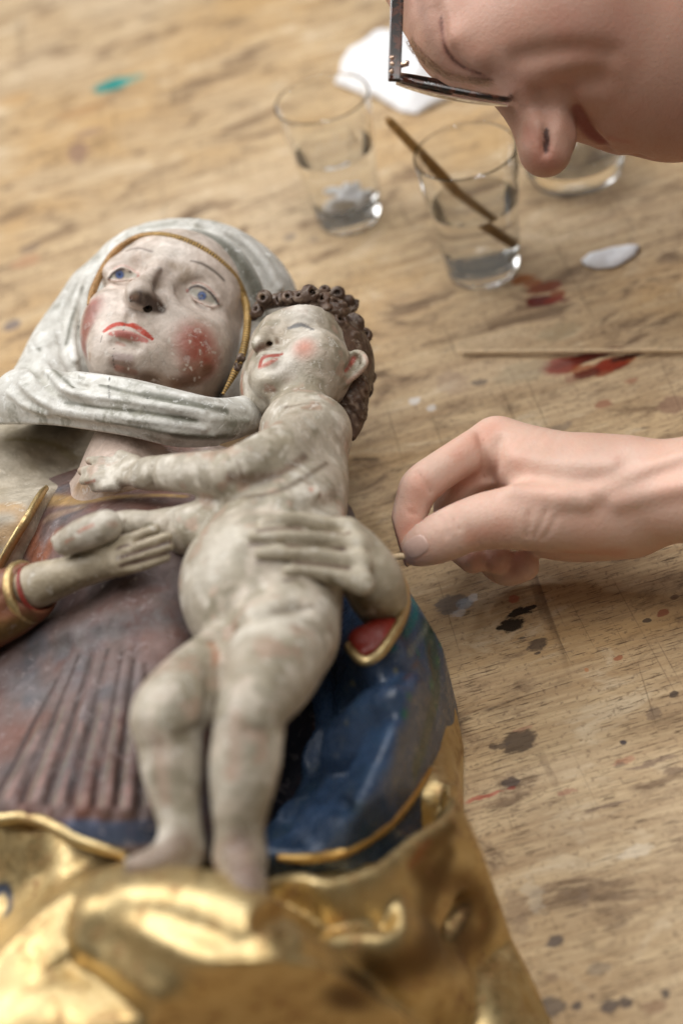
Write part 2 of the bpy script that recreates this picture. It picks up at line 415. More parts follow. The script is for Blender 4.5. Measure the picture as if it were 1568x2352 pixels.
def glass_mat(name, col=(1, 1, 1), ior=1.5, rough=0.):
    t = NT(name); t.b.inputs['Base Color'].default_value = (*col, 1); t.b.inputs['Transmission Weight'].default_value = 1; t.b.inputs['IOR'].default_value = ior; t.b.inputs['Roughness'].default_value = rough
    return t.m
# ------------------------------------------------------------------ workbench
def wood():
    t = NT('bench_wood'); c = t.coord()
    g = t.noise(t.scale(c, (7, 95, 7)), 1., 6, .62, .35).outputs[0]           # grain along x
    g2 = t.noise(t.scale(c, (22, 420, 20)), 1., 4, .6, .2).outputs[0]
    big = t.noise(t.scale(c, (3.2, 5, 3)), 1., 5, .6, .4).outputs[0]
    mid = t.noise(t.scale(c, (13, 30, 10)), 1., 6, .68, .6).outputs[0]
    fine = t.noise(c, 260, 4, .65).outputs[0]
    v = t.mix(t.ramp(g, .28, .72), (.43, .295, .165), (.65, .49, .295))
    v = t.mix(t.ramp(g2, .34, .66, .42, 0), v, (.29, .185, .10))
    v = t.mix(t.ramp(big, .48, .66, 0, .7), v, (.50, .31, .13))
    v = t.mix(t.ramp(big, .50, .30, 0, .38), v, (.60, .48, .34))
    v = t.mix(t.ramp(mid, .52, .66, 0, .9), v, (.19, .12, .068))
    v = t.mix(t.ramp(mid, .46, .30, 0, .6), v, (.70, .58, .41))
    v = t.mix(t.ramp(fine, .54, .68, 0, .6), v, (.20, .13, .08))
    # pores: short dark dashes along the grain
    p = t.noise(t.scale(c, (75, 950, 60)), 1., 2, .5, .15).outputs[0]; pm = t.ramp(t.noise(t.scale(c, (16, 30, 10)), 1., 3).outputs[0], .34, .54)
    pore = t.math('MULTIPLY', t.ramp(p, .585, .66), pm); v = t.mix(t.math('MULTIPLY', pore, .7), v, (.095, .058, .035))
    # cracks along x, knife scores along y
    def contour(sc, lv, w, dist=.0):
        n = t.noise(t.scale(c, sc), 1., 1, .4, dist).outputs[0]
        return t.ramp(t.math('ABSOLUTE', t.math('SUBTRACT', n, lv)), w, 0)
    cr = t.math('MULTIPLY', contour((1.3, 44, 1), .52, .006), t.ramp(mid, .48, .6)); v = t.mix(t.math('MULTIPLY', cr, .8), v, (.09, .055, .03))
    def skew(k): 
        x = t.n('ShaderNodeVectorRotate', rotation_type='Z_AXIS'); t.l(c, x.inputs['Vector']); x.inputs['Angle'].default_value = k; return x.outputs[0]
    def score(ang, fx, lv, w, msc, lo):
        q = skew(ang); n = t.noise(t.scale(q, (fx, .16, 1)), 1., 0, 0).outputs[0]
        return t.math('MULTIPLY', t.ramp(t.math('ABSOLUTE', t.math('SUBTRACT', n, lv)), w, w * .2), t.ramp(t.noise(t.scale(q, msc), 1., 3).outputs[0], lo, lo + .16))
    s1 = score(.03, 34, .46, .010, (36, 7, 1), .50); s2 = score(-.05, 52, .54, .011, (30, 10, 4), .54); s3 = score(.12, 24, .5, .006, (20, 6, 2), .56)
    s1 = t.math('MAXIMUM', s1, s3)
    v = t.mix(t.math('MULTIPLY', s1, .6), v, (.10, .06, .035)); v = t.mix(t.math('MULTIPLY', s2, .45), v, (.15, .09, .055))
    rough = t.ramp(fine, .3, .7, .5, .7)
    # paint and varnish stains, each at its own place on the board
    wn = t.n('ShaderNodeTexNoise'); t.l(t.scale(c, (90, 150, 60)), wn.inputs['Vector']); wn.inputs['Scale'].default_value = 1; wn.inputs['Detail'].default_value = 5; wn.inputs['Roughness'].default_value = .68
    sub = t.n('ShaderNodeVectorMath', operation='SUBTRACT'); t.l(wn.outputs['Color'], sub.inputs[0]); sub.inputs[1].default_value = (.5, .5, .5)
    def warped(amp):
        a = t.n('ShaderNodeVectorMath', operation='ADD'); t.l(c, a.inputs[0]); t.l(t.scale(sub.outputs[0], (amp * 1.6, amp, 0)), a.inputs[1]); return a.outputs[0]
    wps = {}
    for u, vv, rx, ry, col, st, gl, amp in STAINS:
        p = P(u, vv, 0); k = depth(p) / F; ax = rx * k; ay = np.linalg.norm(P(u, vv - ry, 0) - P(u, vv + ry, 0)) / 2
        key = amp
        if key not in wps: wps[key] = warped(amp)
        a = t.n('ShaderNodeVectorMath', operation='SUBTRACT'); t.l(wps[key], a.inputs[0]); a.inputs[1].default_value = (p[0], p[1], 0)
        b = t.n('ShaderNodeVectorMath', operation='MULTIPLY'); t.l(a.outputs[0], b.inputs[0]); b.inputs[1].default_value = (1 / ax, 1 / ay, 0)
        ln = t.n('ShaderNodeVectorMath', operation='LENGTH'); t.l(b.outputs[0], ln.inputs[0])
        m = t.math('MULTIPLY', t.ramp(ln.outputs['Value'], 1.08, .74), st); v = t.mix(m, v, col)
        if gl is not None: rough = t.math('ADD', t.math('MULTIPLY', rough, t.math('SUBTRACT', 1., m)), t.math('MULTIPLY', m, gl))
    t.l(v, t.b.inputs['Base Color']); t.l(rough, t.b.inputs['Roughness']); t.b.inputs['Specular IOR Level'].default_value = .25
    hh = t.math('SUBTRACT', t.math('MULTIPLY', g2, .35), t.math('ADD', t.math('MULTIPLY', pore, .8), t.math('ADD', t.math('MULTIPLY', s1, 1.), t.math('MULTIPLY', cr, 1.))))
    t.l(t.bump(hh, .6, .0009, t.bump(fine, .25, .0008, t.bump(mid, .3, .004))), t.b.inputs['Normal']); return t.m
DK = (.07, .05, .04); BR = (.15, .095, .065); RD = (.22, .026, .009); VR = (.105, .012, .005); OR = (.42, .16, .06)
STAINS = [  # u, v, rx, ry, colour, strength, gloss, edge raggedness
    (258, 195, 50, 15, (.0, .22, .20), .95, None, .012), (300, 182, 40, 9, (.05, .30, .27), .6, None, .012),
    (180, 350, 28, 26, (.22, .13, .10), .7, None, .016), (205, 305, 40, 10, (.25, .16, .12), .55, None, .016), (190, 255, 70, 14, (.45, .25, .10), .5, None, .02),
    (60, 600, 40, 14, (.42, .22, .12), .6, None, .016), (28, 748, 24, 12, (.16, .13, .13), .8, None, .012), (70, 570, 30, 10, (.2, .14, .1), .7, None, .012),
    (665, 545, 16, 7, (.2, .16, .13), .7, None, .008), (520, 480, 20, 8, (.3, .2, .12), .6, None, .01), (870, 230, 26, 10, (.35, .25, .13), .5, None, .02),
    (720, 550, 16, 7, (.22, .16, .12), .6, None, .008), (1080, 545, 70, 8, (.25, .17, .11), .55, None, .012), (30, 230, 50, 14, (.45, .26, .1), .5, None, .02),
    # red brown varnish spills
    (1195, 640, 26, 9, OR, .8, .34, .004), (1222, 650, 24, 9, (.30, .09, .02), .9, .34, .004), (1262, 660, 30, 10, (.17, .03, .008), .95, .34, .005), (1280, 676, 22, 10, (.24, .06, .012), .92, .34, .005), (1225, 690, 18, 10, VR, .96, .34, .004), (1256, 694, 24, 9, VR, .96, .34, .004),
    (1345, 822, 95, 11, (.075, .010, .004), .95, .34, .006), (1300, 842, 40, 16, (.26, .06, .015), .9, .34, .006), (1340, 850, 30, 12, (.30, .09, .03), .8, .34, .006), (1408, 838, 44, 15, (.16, .016, .006), .95, .34, .005), (1432, 826, 34, 9, (.30, .07, .015), .85, .34, .005), (1385, 856, 26, 8, (.22, .04, .012), .85, .34, .005),
    (1200, 642, 30, 10, (.34, .11, .02), .9, .34, .006), (1248, 660, 44, 12, (.20, .045, .01), .95, .34, .007), (1238, 692, 34, 13, VR, .97, .34, .007), (1272, 688, 24, 8, RD, .9, .34, .010), (1296, 690, 12, 4, VR, .8, .34, .008),
    (1290, 838, 46, 18, RD, .92, .34, .009), (1330, 825, 70, 10, VR, .85, .34, .014), (1400, 836, 42, 15, RD, .95, .34, .008), (1350, 856, 34, 10, VR, .9, .34, .012), (1440, 820, 46, 6, (.05, .012, .006), .9, .34, .01),
    (1275, 845, 40, 22, (.30, .12, .09), .45, None, .014), (1310, 868, 16, 10, (.25, .10, .07), .5, None, .01), (1385, 928, 22, 10, (.30, .12, .07), .75, None, .008), (1450, 875, 18, 6, (.32, .12, .07), .6, None, .008), (1545, 930, 40, 22, (.24, .13, .09), .65, None, .014),
    (1100, 878, 22, 8, (.13, .10, .08), .75, None, .010), (1200, 855, 70, 26, (.30, .25, .16), .4, None, .02), (1040, 880, 40, 30, (.32, .22, .16), .4, None, .02), (1270, 985, 50, 9, (.2, .15, .11), .6, None, .012),
    (952, 920, 14, 9, (.72, .70, .68), .7, None, .006), (990, 937, 12, 8, (.72, .70, .68), .6, None, .006),
    (1280, 762, 60, 20, (.32, .27, .16), .35, None, .02), (1400, 300, 40, 12, (.35, .2, .12), .5, None, .012),
    # beside and below the hand
    (1036, 1388, 36, 24, (.17, .14, .12), .8, None, .010), (1066, 1386, 22, 16, (.13, .12, .12), .8, .15, .009), (1052, 1410, 20, 12, (.62, .60, .58), .45, .15, .012), (1085, 1372, 14, 9, (.7, .69, .68), .5, .15, .010),
    (1190, 1408, 34, 11, (.016, .013, .012), .96, .25, .012), (1172, 1436, 32, 15, (.022, .018, .015), .96, .25, .012), (1215, 1396, 18, 6, (.016, .013, .012), .95, .3, .008), (1178, 1375, 14, 10, (.40, .10, .06), .7, None, .006),
    (1232, 1481, 26, 14, DK, .8, None, .008), (1232, 1500, 7, 4, DK, .8, None, .004), (1485, 1424, 11, 6, DK, .85, None, .004), (1548, 1372, 12, 6, BR, .8, None, .004), (1523, 1408, 16, 8, (.28, .09, .05), .85, None, .004),
    (1418, 1512, 12, 6, (.34, .11, .05), .8, None, .004), (1200, 1465, 8, 4, DK, .7, None, .004), (1430, 1705, 9, 6, (.04, .03, .04), .9, None, .003), (1545, 1595, 13, 7, DK, .85, None, .005), (1500, 1640, 22, 18, (.16, .11, .08), .6, None, .010),
    (1430, 1748, 28, 8, (.42, .17, .10), .5, None, .008), (1200, 1675, 26, 6, (.42, .2, .13), .5, None, .006), (1345, 1540, 6, 5, (.45, .17, .06), .7, None, .003),
    (1192, 1704, 46, 27, (.105, .070, .045), .93, .5, .009), (1145, 1715, 26, 6, (.10, .065, .045), .8, None, .009), (1490, 1752, 66, 7, (.17, .11, .08), .6, None, .012),
    (1174, 1800, 22, 14, (.085, .058, .045), .9, None, .009), (1172, 1812, 12, 4, (.25, .03, .02), .7, None, .006), (1110, 1830, 50, 4, (.45, .07, .05), .6, None, .006), (1300, 1818, 24, 8, (.33, .12, .08), .5, None, .012),
    (1064, 1914, 16, 8, (.10, .08, .07), .85, None, .006), (1460, 1955, 46, 16, (.70, .60, .46), .55, None, .014), (1420, 1758, 14, 6, DK, .5, None, .006), (1545, 1770, 26, 10, BR, .6, None, .01), (1390, 1852, 60, 5, BR, .7, None, .006),
    (1273, 2162, 22, 15, (.10, .075, .065), .85, None, .007), (1374, 2228, 28, 18, (.26, .20, .14), .6, None, .010), (1398, 2312, 24, 16, (.09, .065, .055), .85, None, .006), (1437, 2303, 21, 14, (.09, .065, .055), .85, None, .006),
    (1528, 2281, 13, 11, (.08, .06, .05), .85, None, .005), (1322, 2310, 14, 11, (.09, .065, .055), .85, None, .005), (1262, 2315, 40, 26, (.11, .085, .07), .75, None, .008), (1500, 2310, 30, 16, (.25, .14, .08), .6, None, .008), (1358, 2290, 8, 8, BR, .6, None, .004),
    (1185, 2090, 26, 60, (.22, .15, .10), .4, None, .016), (1225, 2060, 22, 50, (.60, .52, .40), .35, None, .016), (1265, 2245, 18, 14, (.25, .16, .10), .5, None, .008), (1340, 2065, 14, 26, (.22, .15, .10), .4, None, .012),
]
def build_bench():
    x0, x1, y0, y1, th = -1.3, 1.5, -.35, 2.7, .07
    nx, ny = 56, 60; xs = np.linspace(x0, x1, nx); ys = np.linspace(y0, y1, ny)
    V = []; Q = []
    for s in (0, 1):
        for y in ys:
            for x in xs: V.append((x, y, -th * s))
    I = lambda i, j, s: s * nx * ny + j * nx + i
    for j in range(ny - 1):
        for i in range(nx - 1): Q.append((I(i, j, 0), I(i + 1, j, 0), I(i + 1, j + 1, 0), I(i, j + 1, 0))); Q.append((I(i, j, 1), I(i, j + 1, 1), I(i + 1, j + 1, 1), I(i + 1, j, 1)))
    for i in range(nx - 1): Q.append((I(i + 1, 0, 0), I(i, 0, 0), I(i, 0, 1), I(i + 1, 0, 1))); Q.append((I(i, ny - 1, 0), I(i + 1, ny - 1, 0), I(i + 1, ny - 1, 1), I(i, ny - 1, 1)))
    for j in range(ny - 1): Q.append((I(0, j, 0), I(0, j + 1, 0), I(0, j + 1, 1), I(0, j, 1))); Q.append((I(nx - 1, j + 1, 0), I(nx - 1, j, 0), I(nx - 1, j, 1), I(nx - 1, j + 1, 1)))
    b = mkmesh('workbench', np.array(V), Q, wood(), smooth=False)
    tag(b, 'worn wooden workbench top with knife scores, paint spots and red varnish spills', 'workbench')
build_bench()

# ------------------------------------------------------------------ the carved statue
M_FLESH = polychrome('painted_flesh', .40, (.22, .17, .12), .55, (.74, .71, .66), .25)
M_VEIL = polychrome('veil_paint', .5, (.23, .22, .17), .85, (.78, .78, .75), .7)
M_DRESS = polychrome('dress_paint', .50, (.10, .045, .035), .75, (.42, .36, .36), .30, .35)
M_BLUE = polychrome('mantle_blue_paint', .30, (.02, .045, .05), .55, (.24, .25, .22), .16, .6)
M_CHILD = polychrome('child_flesh_paint', .42, (.25, .20, .14), .75, (.72, .68, .61), .45)
M_HAIR = polychrome('child_hair_paint', .45, (.05, .03, .02), .7, (.45, .38, .30), .30)
M_GOLD = gold_mat('gilding'); M_RED = polychrome('red_lining_paint', .4, (.10, .02, .01), .4, (.4, .15, .1), .2)
M_TAN = polychrome('bare_ground_paint', .5, (.20, .14, .08), .8, (.72, .66, .55), .5)
BASE = P(560, 1500, 0); BASE[2] = 0
statue = thing('wooden_statue', BASE, 'painted and gilded wooden mother and child statue lying on its back on the workbench', 'statue')
GOLDC = np.array([.62, .485, .255])

# --- mother: head frame
MR = np.array([[.85, .477, .225], [-.428, .873, -.234], [-.308, .103, .946]]); MR, _ = np.linalg.qr(MR); MR *= np.sign(np.diag(MR))
MS = .78e-3; MO = PD(363.6, 643.8, .968)
def ML(x, y, z, r=0): return (*(MR @ (np.array([x, y, z]) * MS) + MO), r * MS)
def onplane(u, v, zl, R=MR, o=MO, s=MS):
    r = ray(u, v); n = R[:, 2]; t = ((o + n * zl * s - EYE) @ n) / (r @ n); return EYE + r * t
def MZ(u, v, zl, r=0): return (*onplane(u, v, zl), r * MS)                   # picture spot at face depth zl (mm), radius in face mm
BAND = [(203, 700), (212, 672), (226, 640), (246, 600), (289, 555), (356, 538), (423, 551), (478, 577), (534, 627), (560, 676), (569, 737), (562, 798), (543, 850), (512, 905)]
def mother_head():
    f = Field([-.085] * 2 + [-.10], [.085, .085, .05], .0009, MR, MO); f.lo; E = f.ell; s = MS
    def el(c, r, k=0, op='u'): E(ML(*c)[:3], np.array(r) * s, k * s, op)
    el((10, 6, -74), (66, 96, 84)); el((12, -42, -44), (56, 58, 56), 30)
    el((-26, -42, -22), (26, 34, 30), 22); el((46, -46, -26), (31, 36, 32), 20)
    el((6, 38, -26), (50, 34, 33), 25)                                         # forehead
    f.chain([MZ(254, 824, -8, 18), MZ(270, 820, -6, 19), MZ(296, 826, -8, 18)], 22 * s)      # chin
    el((-1, -70, -8), (28, 20, 20), 16)                                        # muzzle
    for x in (-1, 1): f.chain([ML(48 * x, 14, -22, 12), ML(28 * x, 21, -8, 11), ML(10 * x, 14, -3, 8)], 14 * s)
    for u, v in ((280, 630), (462, 680)):
        c = np.array(MZ(u, v, 6)[:3]); E(c, np.array((22, 15, 10)) * s, 14 * s, 's')
    # nose
    f.chain([MZ(392, 588, 2, 7), MZ(370, 612, 9, 7), MZ(346, 640, 19, 8), MZ(322, 668, 28, 9.5)], 9 * s)
    f.chain([MZ(318, 676, 28, 11.5)], 5 * s); f.chain([MZ(305, 686, 13, 8), MZ(312, 684, 20, 8)], 5 * s); f.chain([MZ(358, 702, 11, 10), MZ(342, 694, 20, 8)], 5 * s)
    f.chain([MZ(339, 706, 20, 4.0), MZ(342, 704, 12, 4.8)], 1.5 * s, 's'); f.chain([MZ(301, 692, 18, 3.0), MZ(305, 690, 12, 3.6)], 1.5 * s, 's')
    # eyes: balls, lids, creases
    eyes = [((275, 630), [(250, 640), (262, 624), (281, 616), (300, 622), (318, 634)], [(250, 640), (264, 642), (281, 643), (301, 640), (318, 634)]),
            ((464, 679), [(430, 667), (442, 657), (460, 656), (484, 671), (503, 698)], [(430, 667), (444, 683), (466, 696), (486, 704), (503, 699)])]
    for (u, v), hi, lo in eyes:
        c = np.array(MZ(u + (4 if u < 350 else 2), v + 1, -11)[:3]); E(c, np.array((17, 13, 13.5)) * s, 5 * s)
        zs = [-5, 0, 3, 1, -4] if u < 350 else [-4, 1, 3, 0, -8]
        f.chain([MZ(a, b - 1, z, 2.0) for (a, b), z in zip(hi, zs)], 3 * s)
        f.chain([MZ(a, b + 2, z - 3, 1.2) for (a, b), z in zip(lo, zs)], 3 * s)
    f.chain(f.hits([(258, 616, 3), (281, 606, 3.5), (310, 620, 3)]), 5 * s, 's'); f.chain(f.hits([(434, 652, 3), (462, 645, 3.5), (496, 672, 3)]), 5 * s, 's')
    # lips
    f.chain([MZ(239, 761, 4, 2.2), MZ(260, 747, 9, 4.0), MZ(285, 745, 11, 4.2), MZ(309, 749, 11, 4.4), MZ(332, 764, 8, 4.), MZ(351, 779, 3, 2.2)], 3 * s)
    f.chain([MZ(252, 764, 5, 4.2), MZ(275, 764, 10, 5.4), MZ(300, 770, 10, 5.6), MZ(332, 780, 5, 4.)], 4 * s)
    f.chain(f.hits([(238, 762, 2), (262, 754, 2.4), (285, 754, 2.6), (310, 759, 2.6), (334, 772, 2.4), (352, 781, 2)]), 1.5 * s, 's')
    f.chain(f.hits([(262, 786, 7), (286, 788, 9), (312, 794, 7)], 2), 8 * s, 's'); f.chain(f.hits([(298, 722, 5), (293, 736, 5)], -1), 5 * s, 's')
    V, Q = f.mesh(1); col = np.tile(np.array([.64, .555, .50]), (len(V), 1))
    n = vnoise(V, 60, 3); col *= (1 + .07 * n)[:, None]
    h = f.hits; R1, R2 = (.30, .062, .038), (.46, .18, .13)
    brush(V, col, h([(398, 570, 70), (340, 590, 40)]), (.68, .62, .57), .8, .9)
    brush(V, col, h([(458, 792, 92), (468, 830, 84)]), R2, .8, .95); brush(V, col, h([(444, 778, 68), (464, 828, 68)]), R1, .9, .95); brush(V, col, h([(430, 850, 34), (470, 846, 26)]), (.20, .085, .045), .7, .9)
    brush(V, col, h([(211, 706, 50), (198, 752, 46), (193, 800, 36)]), R1, .8, .8)
    brush(V, col, h([(338, 868, 34), (400, 882, 30), (450, 878, 26)]), (.24, .155, .09), .75, .9)                       # darker brown along the jaw
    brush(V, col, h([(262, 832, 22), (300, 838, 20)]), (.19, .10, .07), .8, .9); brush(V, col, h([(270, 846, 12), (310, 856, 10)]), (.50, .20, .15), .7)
    brush(V, col, h([(266, 818, 12), (300, 822, 10)]), (.62, .50, .50), .8)
    brush(V, col, h([(304, 686, 13), (314, 682, 22), (332, 688, 27), (350, 700, 26), (370, 708, 18)]), (.055, .026, .018), .92, .6); brush(V, col, h([(370, 618, 10), (358, 642, 18), (354, 670, 26), (364, 694, 20)]), (.11, .062, .042), .8, .9)  # nose underside and side painted dark: shade, partly dirty varnish
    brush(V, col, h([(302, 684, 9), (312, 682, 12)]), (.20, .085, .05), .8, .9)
    brush(V, col, h([(398, 610, 22), (430, 622, 26), (420, 640, 22)]), (.33, .25, .18), .7, .9); brush(V, col, h([(312, 592, 26), (340, 590, 20)]), (.42, .30, .23), .6, .9)  # shade side of the eye socket and inner brow painted darker
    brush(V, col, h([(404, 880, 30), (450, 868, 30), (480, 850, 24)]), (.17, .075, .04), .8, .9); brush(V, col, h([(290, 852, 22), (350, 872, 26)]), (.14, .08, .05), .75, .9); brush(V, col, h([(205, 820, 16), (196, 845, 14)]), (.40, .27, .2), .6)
    # eyes
    for (u, v), hi, lo in eyes:
        mid = [((a[0] + b[0]) / 2, (a[1] + b[1]) / 2, r) for a, b, r in zip(hi, lo, (4, 9, 11, 9, 4))]
        brush(V, col, h(mid), (.50, .49, .44), .95, .4)
        brush(V, col, h([(u, v, 12.5)]), (.05, .055, .08), .95, .3); brush(V, col, h([(u, v + .5, 11)]), (.10, .17, .42), .95, .4); brush(V, col, h([(u, v, 5)]), (.015, .015, .03), .85, .4)
        brush(V, col, h([(a, b + 2, 4.2) for a, b in hi]), (.06, .045, .045), .9, .5)
        brush(V, col, h([(a, b - 6, 4) for a, b in hi[1:]]), (.55, .26, .22), .6, .8); brush(V, col, h([(a, b + 2, 2.6) for a, b in lo]), (.45, .24, .20), .6, .7)
    brush(V, col, h([(318, 634, 5)]), (.5, .16, .13), .8); brush(V, col, h([(430, 667, 5)]), (.5, .16, .13), .8)
    brush(V, col, h([(438, 599, 3.5), (462, 605, 6.5), (490, 621, 7), (514, 643, 6)]), (.10, .08, .065), .85, .8); brush(V, col, h([(290, 577, 3.5), (316, 570, 5.5), (350, 578, 5)]), (.16, .11, .09), .75, .8)
    brush(V, col, h([(240, 761, 5), (260, 747, 8.5), (285, 745, 9), (309, 749, 9.5), (332, 764, 9), (350, 779, 5)]), (.52, .035, .008), .96, .35)
    brush(V, col, h([(254, 766, 7), (280, 767, 14), (306, 773, 14), (336, 782, 8)]), (.50, .15, .125), .95, .55); brush(V, col, h([(276, 778, 9), (300, 784, 7)]), (.34, .22, .15), .7, .9); brush(V, col, h([(270, 788, 7), (285, 793, 6)]), (.5, .2, .15), .5)
    brush(V, col, h([(339, 705, 8)]), (.012, .008, .006), .96, .4); brush(V, col, h([(300, 691, 5)]), (.03, .015, .01), .9, .5)
    # fine cracks through the paint and small losses
    for pl in ([(289, 735, 1.6), (286, 748, 1.4), (284, 762, 1.2)], [(236, 770, 1.5), (230, 790, 1.3)], [(262, 800, 1.6), (260, 822, 1.5), (264, 845, 1.5)], [(314, 575, 1.3), (318, 598, 1.2)], [(318, 640, 1.2), (306, 672, 1.)]):
        brush(V, col, h(pl), (.06, .045, .035), .85, .4)
    for _ in range(60):
        u, v = 250 + rng.random() * 280, 690 + rng.random() * 190
        brush(V, col, h([(u, v, 1.5 + 2.6 * rng.random()), (u + rng.normal() * 3, v + rng.normal() * 5, 1.5)]), (.68, .63, .57), .8, .5)
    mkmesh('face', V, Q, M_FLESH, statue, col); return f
FACE = mother_head()

def mother_veil():
    s = MS; f = Field([-.165, -.165, -.15], [.125, .12, .055], .0011, MR, MO)
    z0 = -.0
    f.chain(CH_([(262, 690, .118, 96), (350, 645, .118, 128), (462, 642, .120, 136), (540, 690, .100, 138), (575, 740, .085, 120)]), .01)
    f.chain(CH_([(225, 690, .115, 76), (160, 800, .105, 88), (115, 905, .105, 98), (30, 985, .105, 92), (-60, 1040, .10, 90)]), .012)
    f.chain(CH_([(500, 850, .09, 110), (590, 880, .07, 100)]), .01)
    op = BAND + [(508, 925), (401, 925), (312, 910), (245, 900), (184, 880)]
    f.cutview([(184, 853), (184, 790), (194, 740)] + op, 's', .90, .997, .003)                                        # opening for the face
    f.chain(CH_([(60, 922, .130, 78), (170, 920, .145, 68), (290, 934, .156, 66), (400, 958, .156, 64), (500, 968, .142, 54), (590, 950, .112, 46)]), .008)
    hem = [(-200, 955), (-40, 968), (100, 973), (185, 982), (300, 1002), (420, 1028), (500, 1026), (570, 1000), (760, 950), (760, 300), (-200, 300)]
    f.cutview(hem, 'i', 0, 9, .003)
    k = .004
    def ridge(p, sink=0, k=.003): f.chain([(*q[:3], q[3] * 1.25) for q in f.hits(p, sink + 1.5)], .0022)
    def groove(p, sink=-1, k=.004): f.chain(f.hits(p, sink), k, 's')
    groove([(60, 830, 9), (110, 880, 12), (160, 925, 11), (240, 933, 8), (340, 945, 8), (450, 962, 7)]); groove([(230, 880, 8), (300, 898, 9), (390, 918, 8), (470, 930, 7)])
    groove([(185, 640, 9), (150, 720, 12), (146, 800, 12), (165, 850, 9)]); groove([(205, 680, 7), (180, 750, 8), (176, 810, 6)]); groove([(120, 790, 9), (150, 850, 10), (200, 885, 6)])
    groove([(430, 512, 7), (520, 540, 10), (585, 600, 12), (620, 680, 10)]); groove([(600, 575, 6), (645, 640, 8), (668, 690, 6)])
    ridge([(75, 796, 8), (105, 846, 9), (146, 890, 9), (204, 909, 8), (262, 915, 7), (330, 926, 7), (400, 938, 7), (470, 948, 6)])
    ridge([(48, 880, 7), (84, 912, 8), (130, 938, 8), (192, 949, 6), (264, 957, 6), (340, 967, 6), (470, 984, 6)])
    ridge([(186, 862, 5), (270, 872, 5), (340, 888, 5), (432, 912, 5), (500, 920, 5)])
    for p in ([(150, 868, 5), (210, 884, 5), (300, 900, 5), (390, 918, 5), (480, 936, 5), (560, 944, 4)], [(140, 905, 4), (220, 926, 5), (310, 938, 5), (400, 950, 5), (490, 962, 5), (570, 966, 4)], [(110, 945, 4), (200, 960, 5), (300, 974, 5), (400, 992, 5), (490, 1000, 5)], [(20, 900, 5), (60, 932, 6), (110, 950, 5)], [(230, 612, 4), (210, 680, 5), (200, 740, 4)], [(400, 512, 5), (470, 525, 6), (540, 570, 6), (588, 640, 6), (606, 700, 5)]): ridge(p)
    ridge([(196, 640, 8), (176, 700, 10), (163, 766, 10), (172, 826, 7)]); ridge([(214, 640, 5), (197, 700, 6), (188, 770, 6)]); ridge([(138, 750, 6), (150, 790, 6), (174, 828, 5)])
    ridge([(455, 512, 9), (540, 540, 10), (598, 590, 11), (640, 660, 10)]); ridge([(620, 590, 6), (662, 650, 7), (684, 700, 6)]); ridge([(480, 560, 5), (545, 610, 6), (580, 680, 5)], 2)
    ridge([(-20, 968, 6), (100, 968, 6), (190, 978, 6), (300, 996, 6), (410, 1020, 6), (500, 1018, 5)], 2)
    V, Q = f.mesh(1); n1 = vnoise(V, 45, 5); n2 = vnoise(V, 130, 6)
    col = np.tile(np.array([.66, .66, .635]), (len(V), 1)) * (1 + .10 * n1 + .08 * n2)[:, None]; h = f.hits
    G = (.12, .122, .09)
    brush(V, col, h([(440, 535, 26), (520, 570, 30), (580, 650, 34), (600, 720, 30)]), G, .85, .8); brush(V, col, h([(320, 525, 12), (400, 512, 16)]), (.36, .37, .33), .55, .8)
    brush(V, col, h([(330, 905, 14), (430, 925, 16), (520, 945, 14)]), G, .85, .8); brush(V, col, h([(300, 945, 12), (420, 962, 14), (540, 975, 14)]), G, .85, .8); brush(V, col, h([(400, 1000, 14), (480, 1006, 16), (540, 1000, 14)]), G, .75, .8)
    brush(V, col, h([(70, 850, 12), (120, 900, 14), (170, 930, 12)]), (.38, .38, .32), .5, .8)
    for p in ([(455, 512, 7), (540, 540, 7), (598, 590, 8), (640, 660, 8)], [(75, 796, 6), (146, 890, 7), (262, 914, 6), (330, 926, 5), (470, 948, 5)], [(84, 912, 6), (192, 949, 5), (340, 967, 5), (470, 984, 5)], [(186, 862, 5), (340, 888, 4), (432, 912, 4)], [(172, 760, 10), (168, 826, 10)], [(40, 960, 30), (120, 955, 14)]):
        brush(V, col, h(p), (.82, .83, .82), .92, .6)  # fold ridges painted whiter, as if catching light
    for p in ([(230, 884, 8), (300, 902, 9), (390, 922, 10), (470, 938, 9)], [(150, 925, 6), (250, 938, 7), (340, 948, 8), (450, 966, 9)], [(220, 965, 6), (330, 984, 8), (440, 1002, 10), (520, 1000, 9)], [(190, 660, 6), (166, 730, 8), (152, 790, 8)], [(205, 690, 4), (186, 770, 5)], [(90, 800, 8), (124, 850, 9), (170, 890, 8)]): brush(V, col, h(p), (.15, .15, .115), .9, .9)  # grooves between folds painted dark, shade put into the colour
    for p in ([(252, 866, 2), (250, 885, 2.4), (252, 912, 2)], [(340, 915, 2), (332, 935, 2.2), (326, 955, 1.8), (318, 985, 1.5)], [(95, 962, 1.5), (92, 978, 1.6)], [(134, 955, 1.5), (132, 978, 2)]):
        brush(V, col, h(p), (.05, .045, .035), .9, .4)
    brush(V, col, h([(0, 972, 5), (100, 977, 5), (190, 986, 5), (300, 1008, 5), (420, 1032, 4)]), (.25, .18, .10), .75, .6)
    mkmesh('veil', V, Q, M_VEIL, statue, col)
    # ribbed gold band round the face
    pts = []
    for u, v in BAND:
        p = FACE.hit(u, v); q = onplane(u, v, -14)
        if p is None or np.linalg.norm(p - q) > .03: p = q
        pts.append((*p, 0))
    c = catmull(pts, 60); c = np.array(c); sl = np.r_[0, np.cumsum(np.linalg.norm(np.diff(c[:, :3], axis=0), axis=1))]
    nn = 1100; sp = np.linspace(0, sl[-1], nn); cc = np.stack([np.interp(sp, sl, c[:, i]) for i in range(3)], 1)
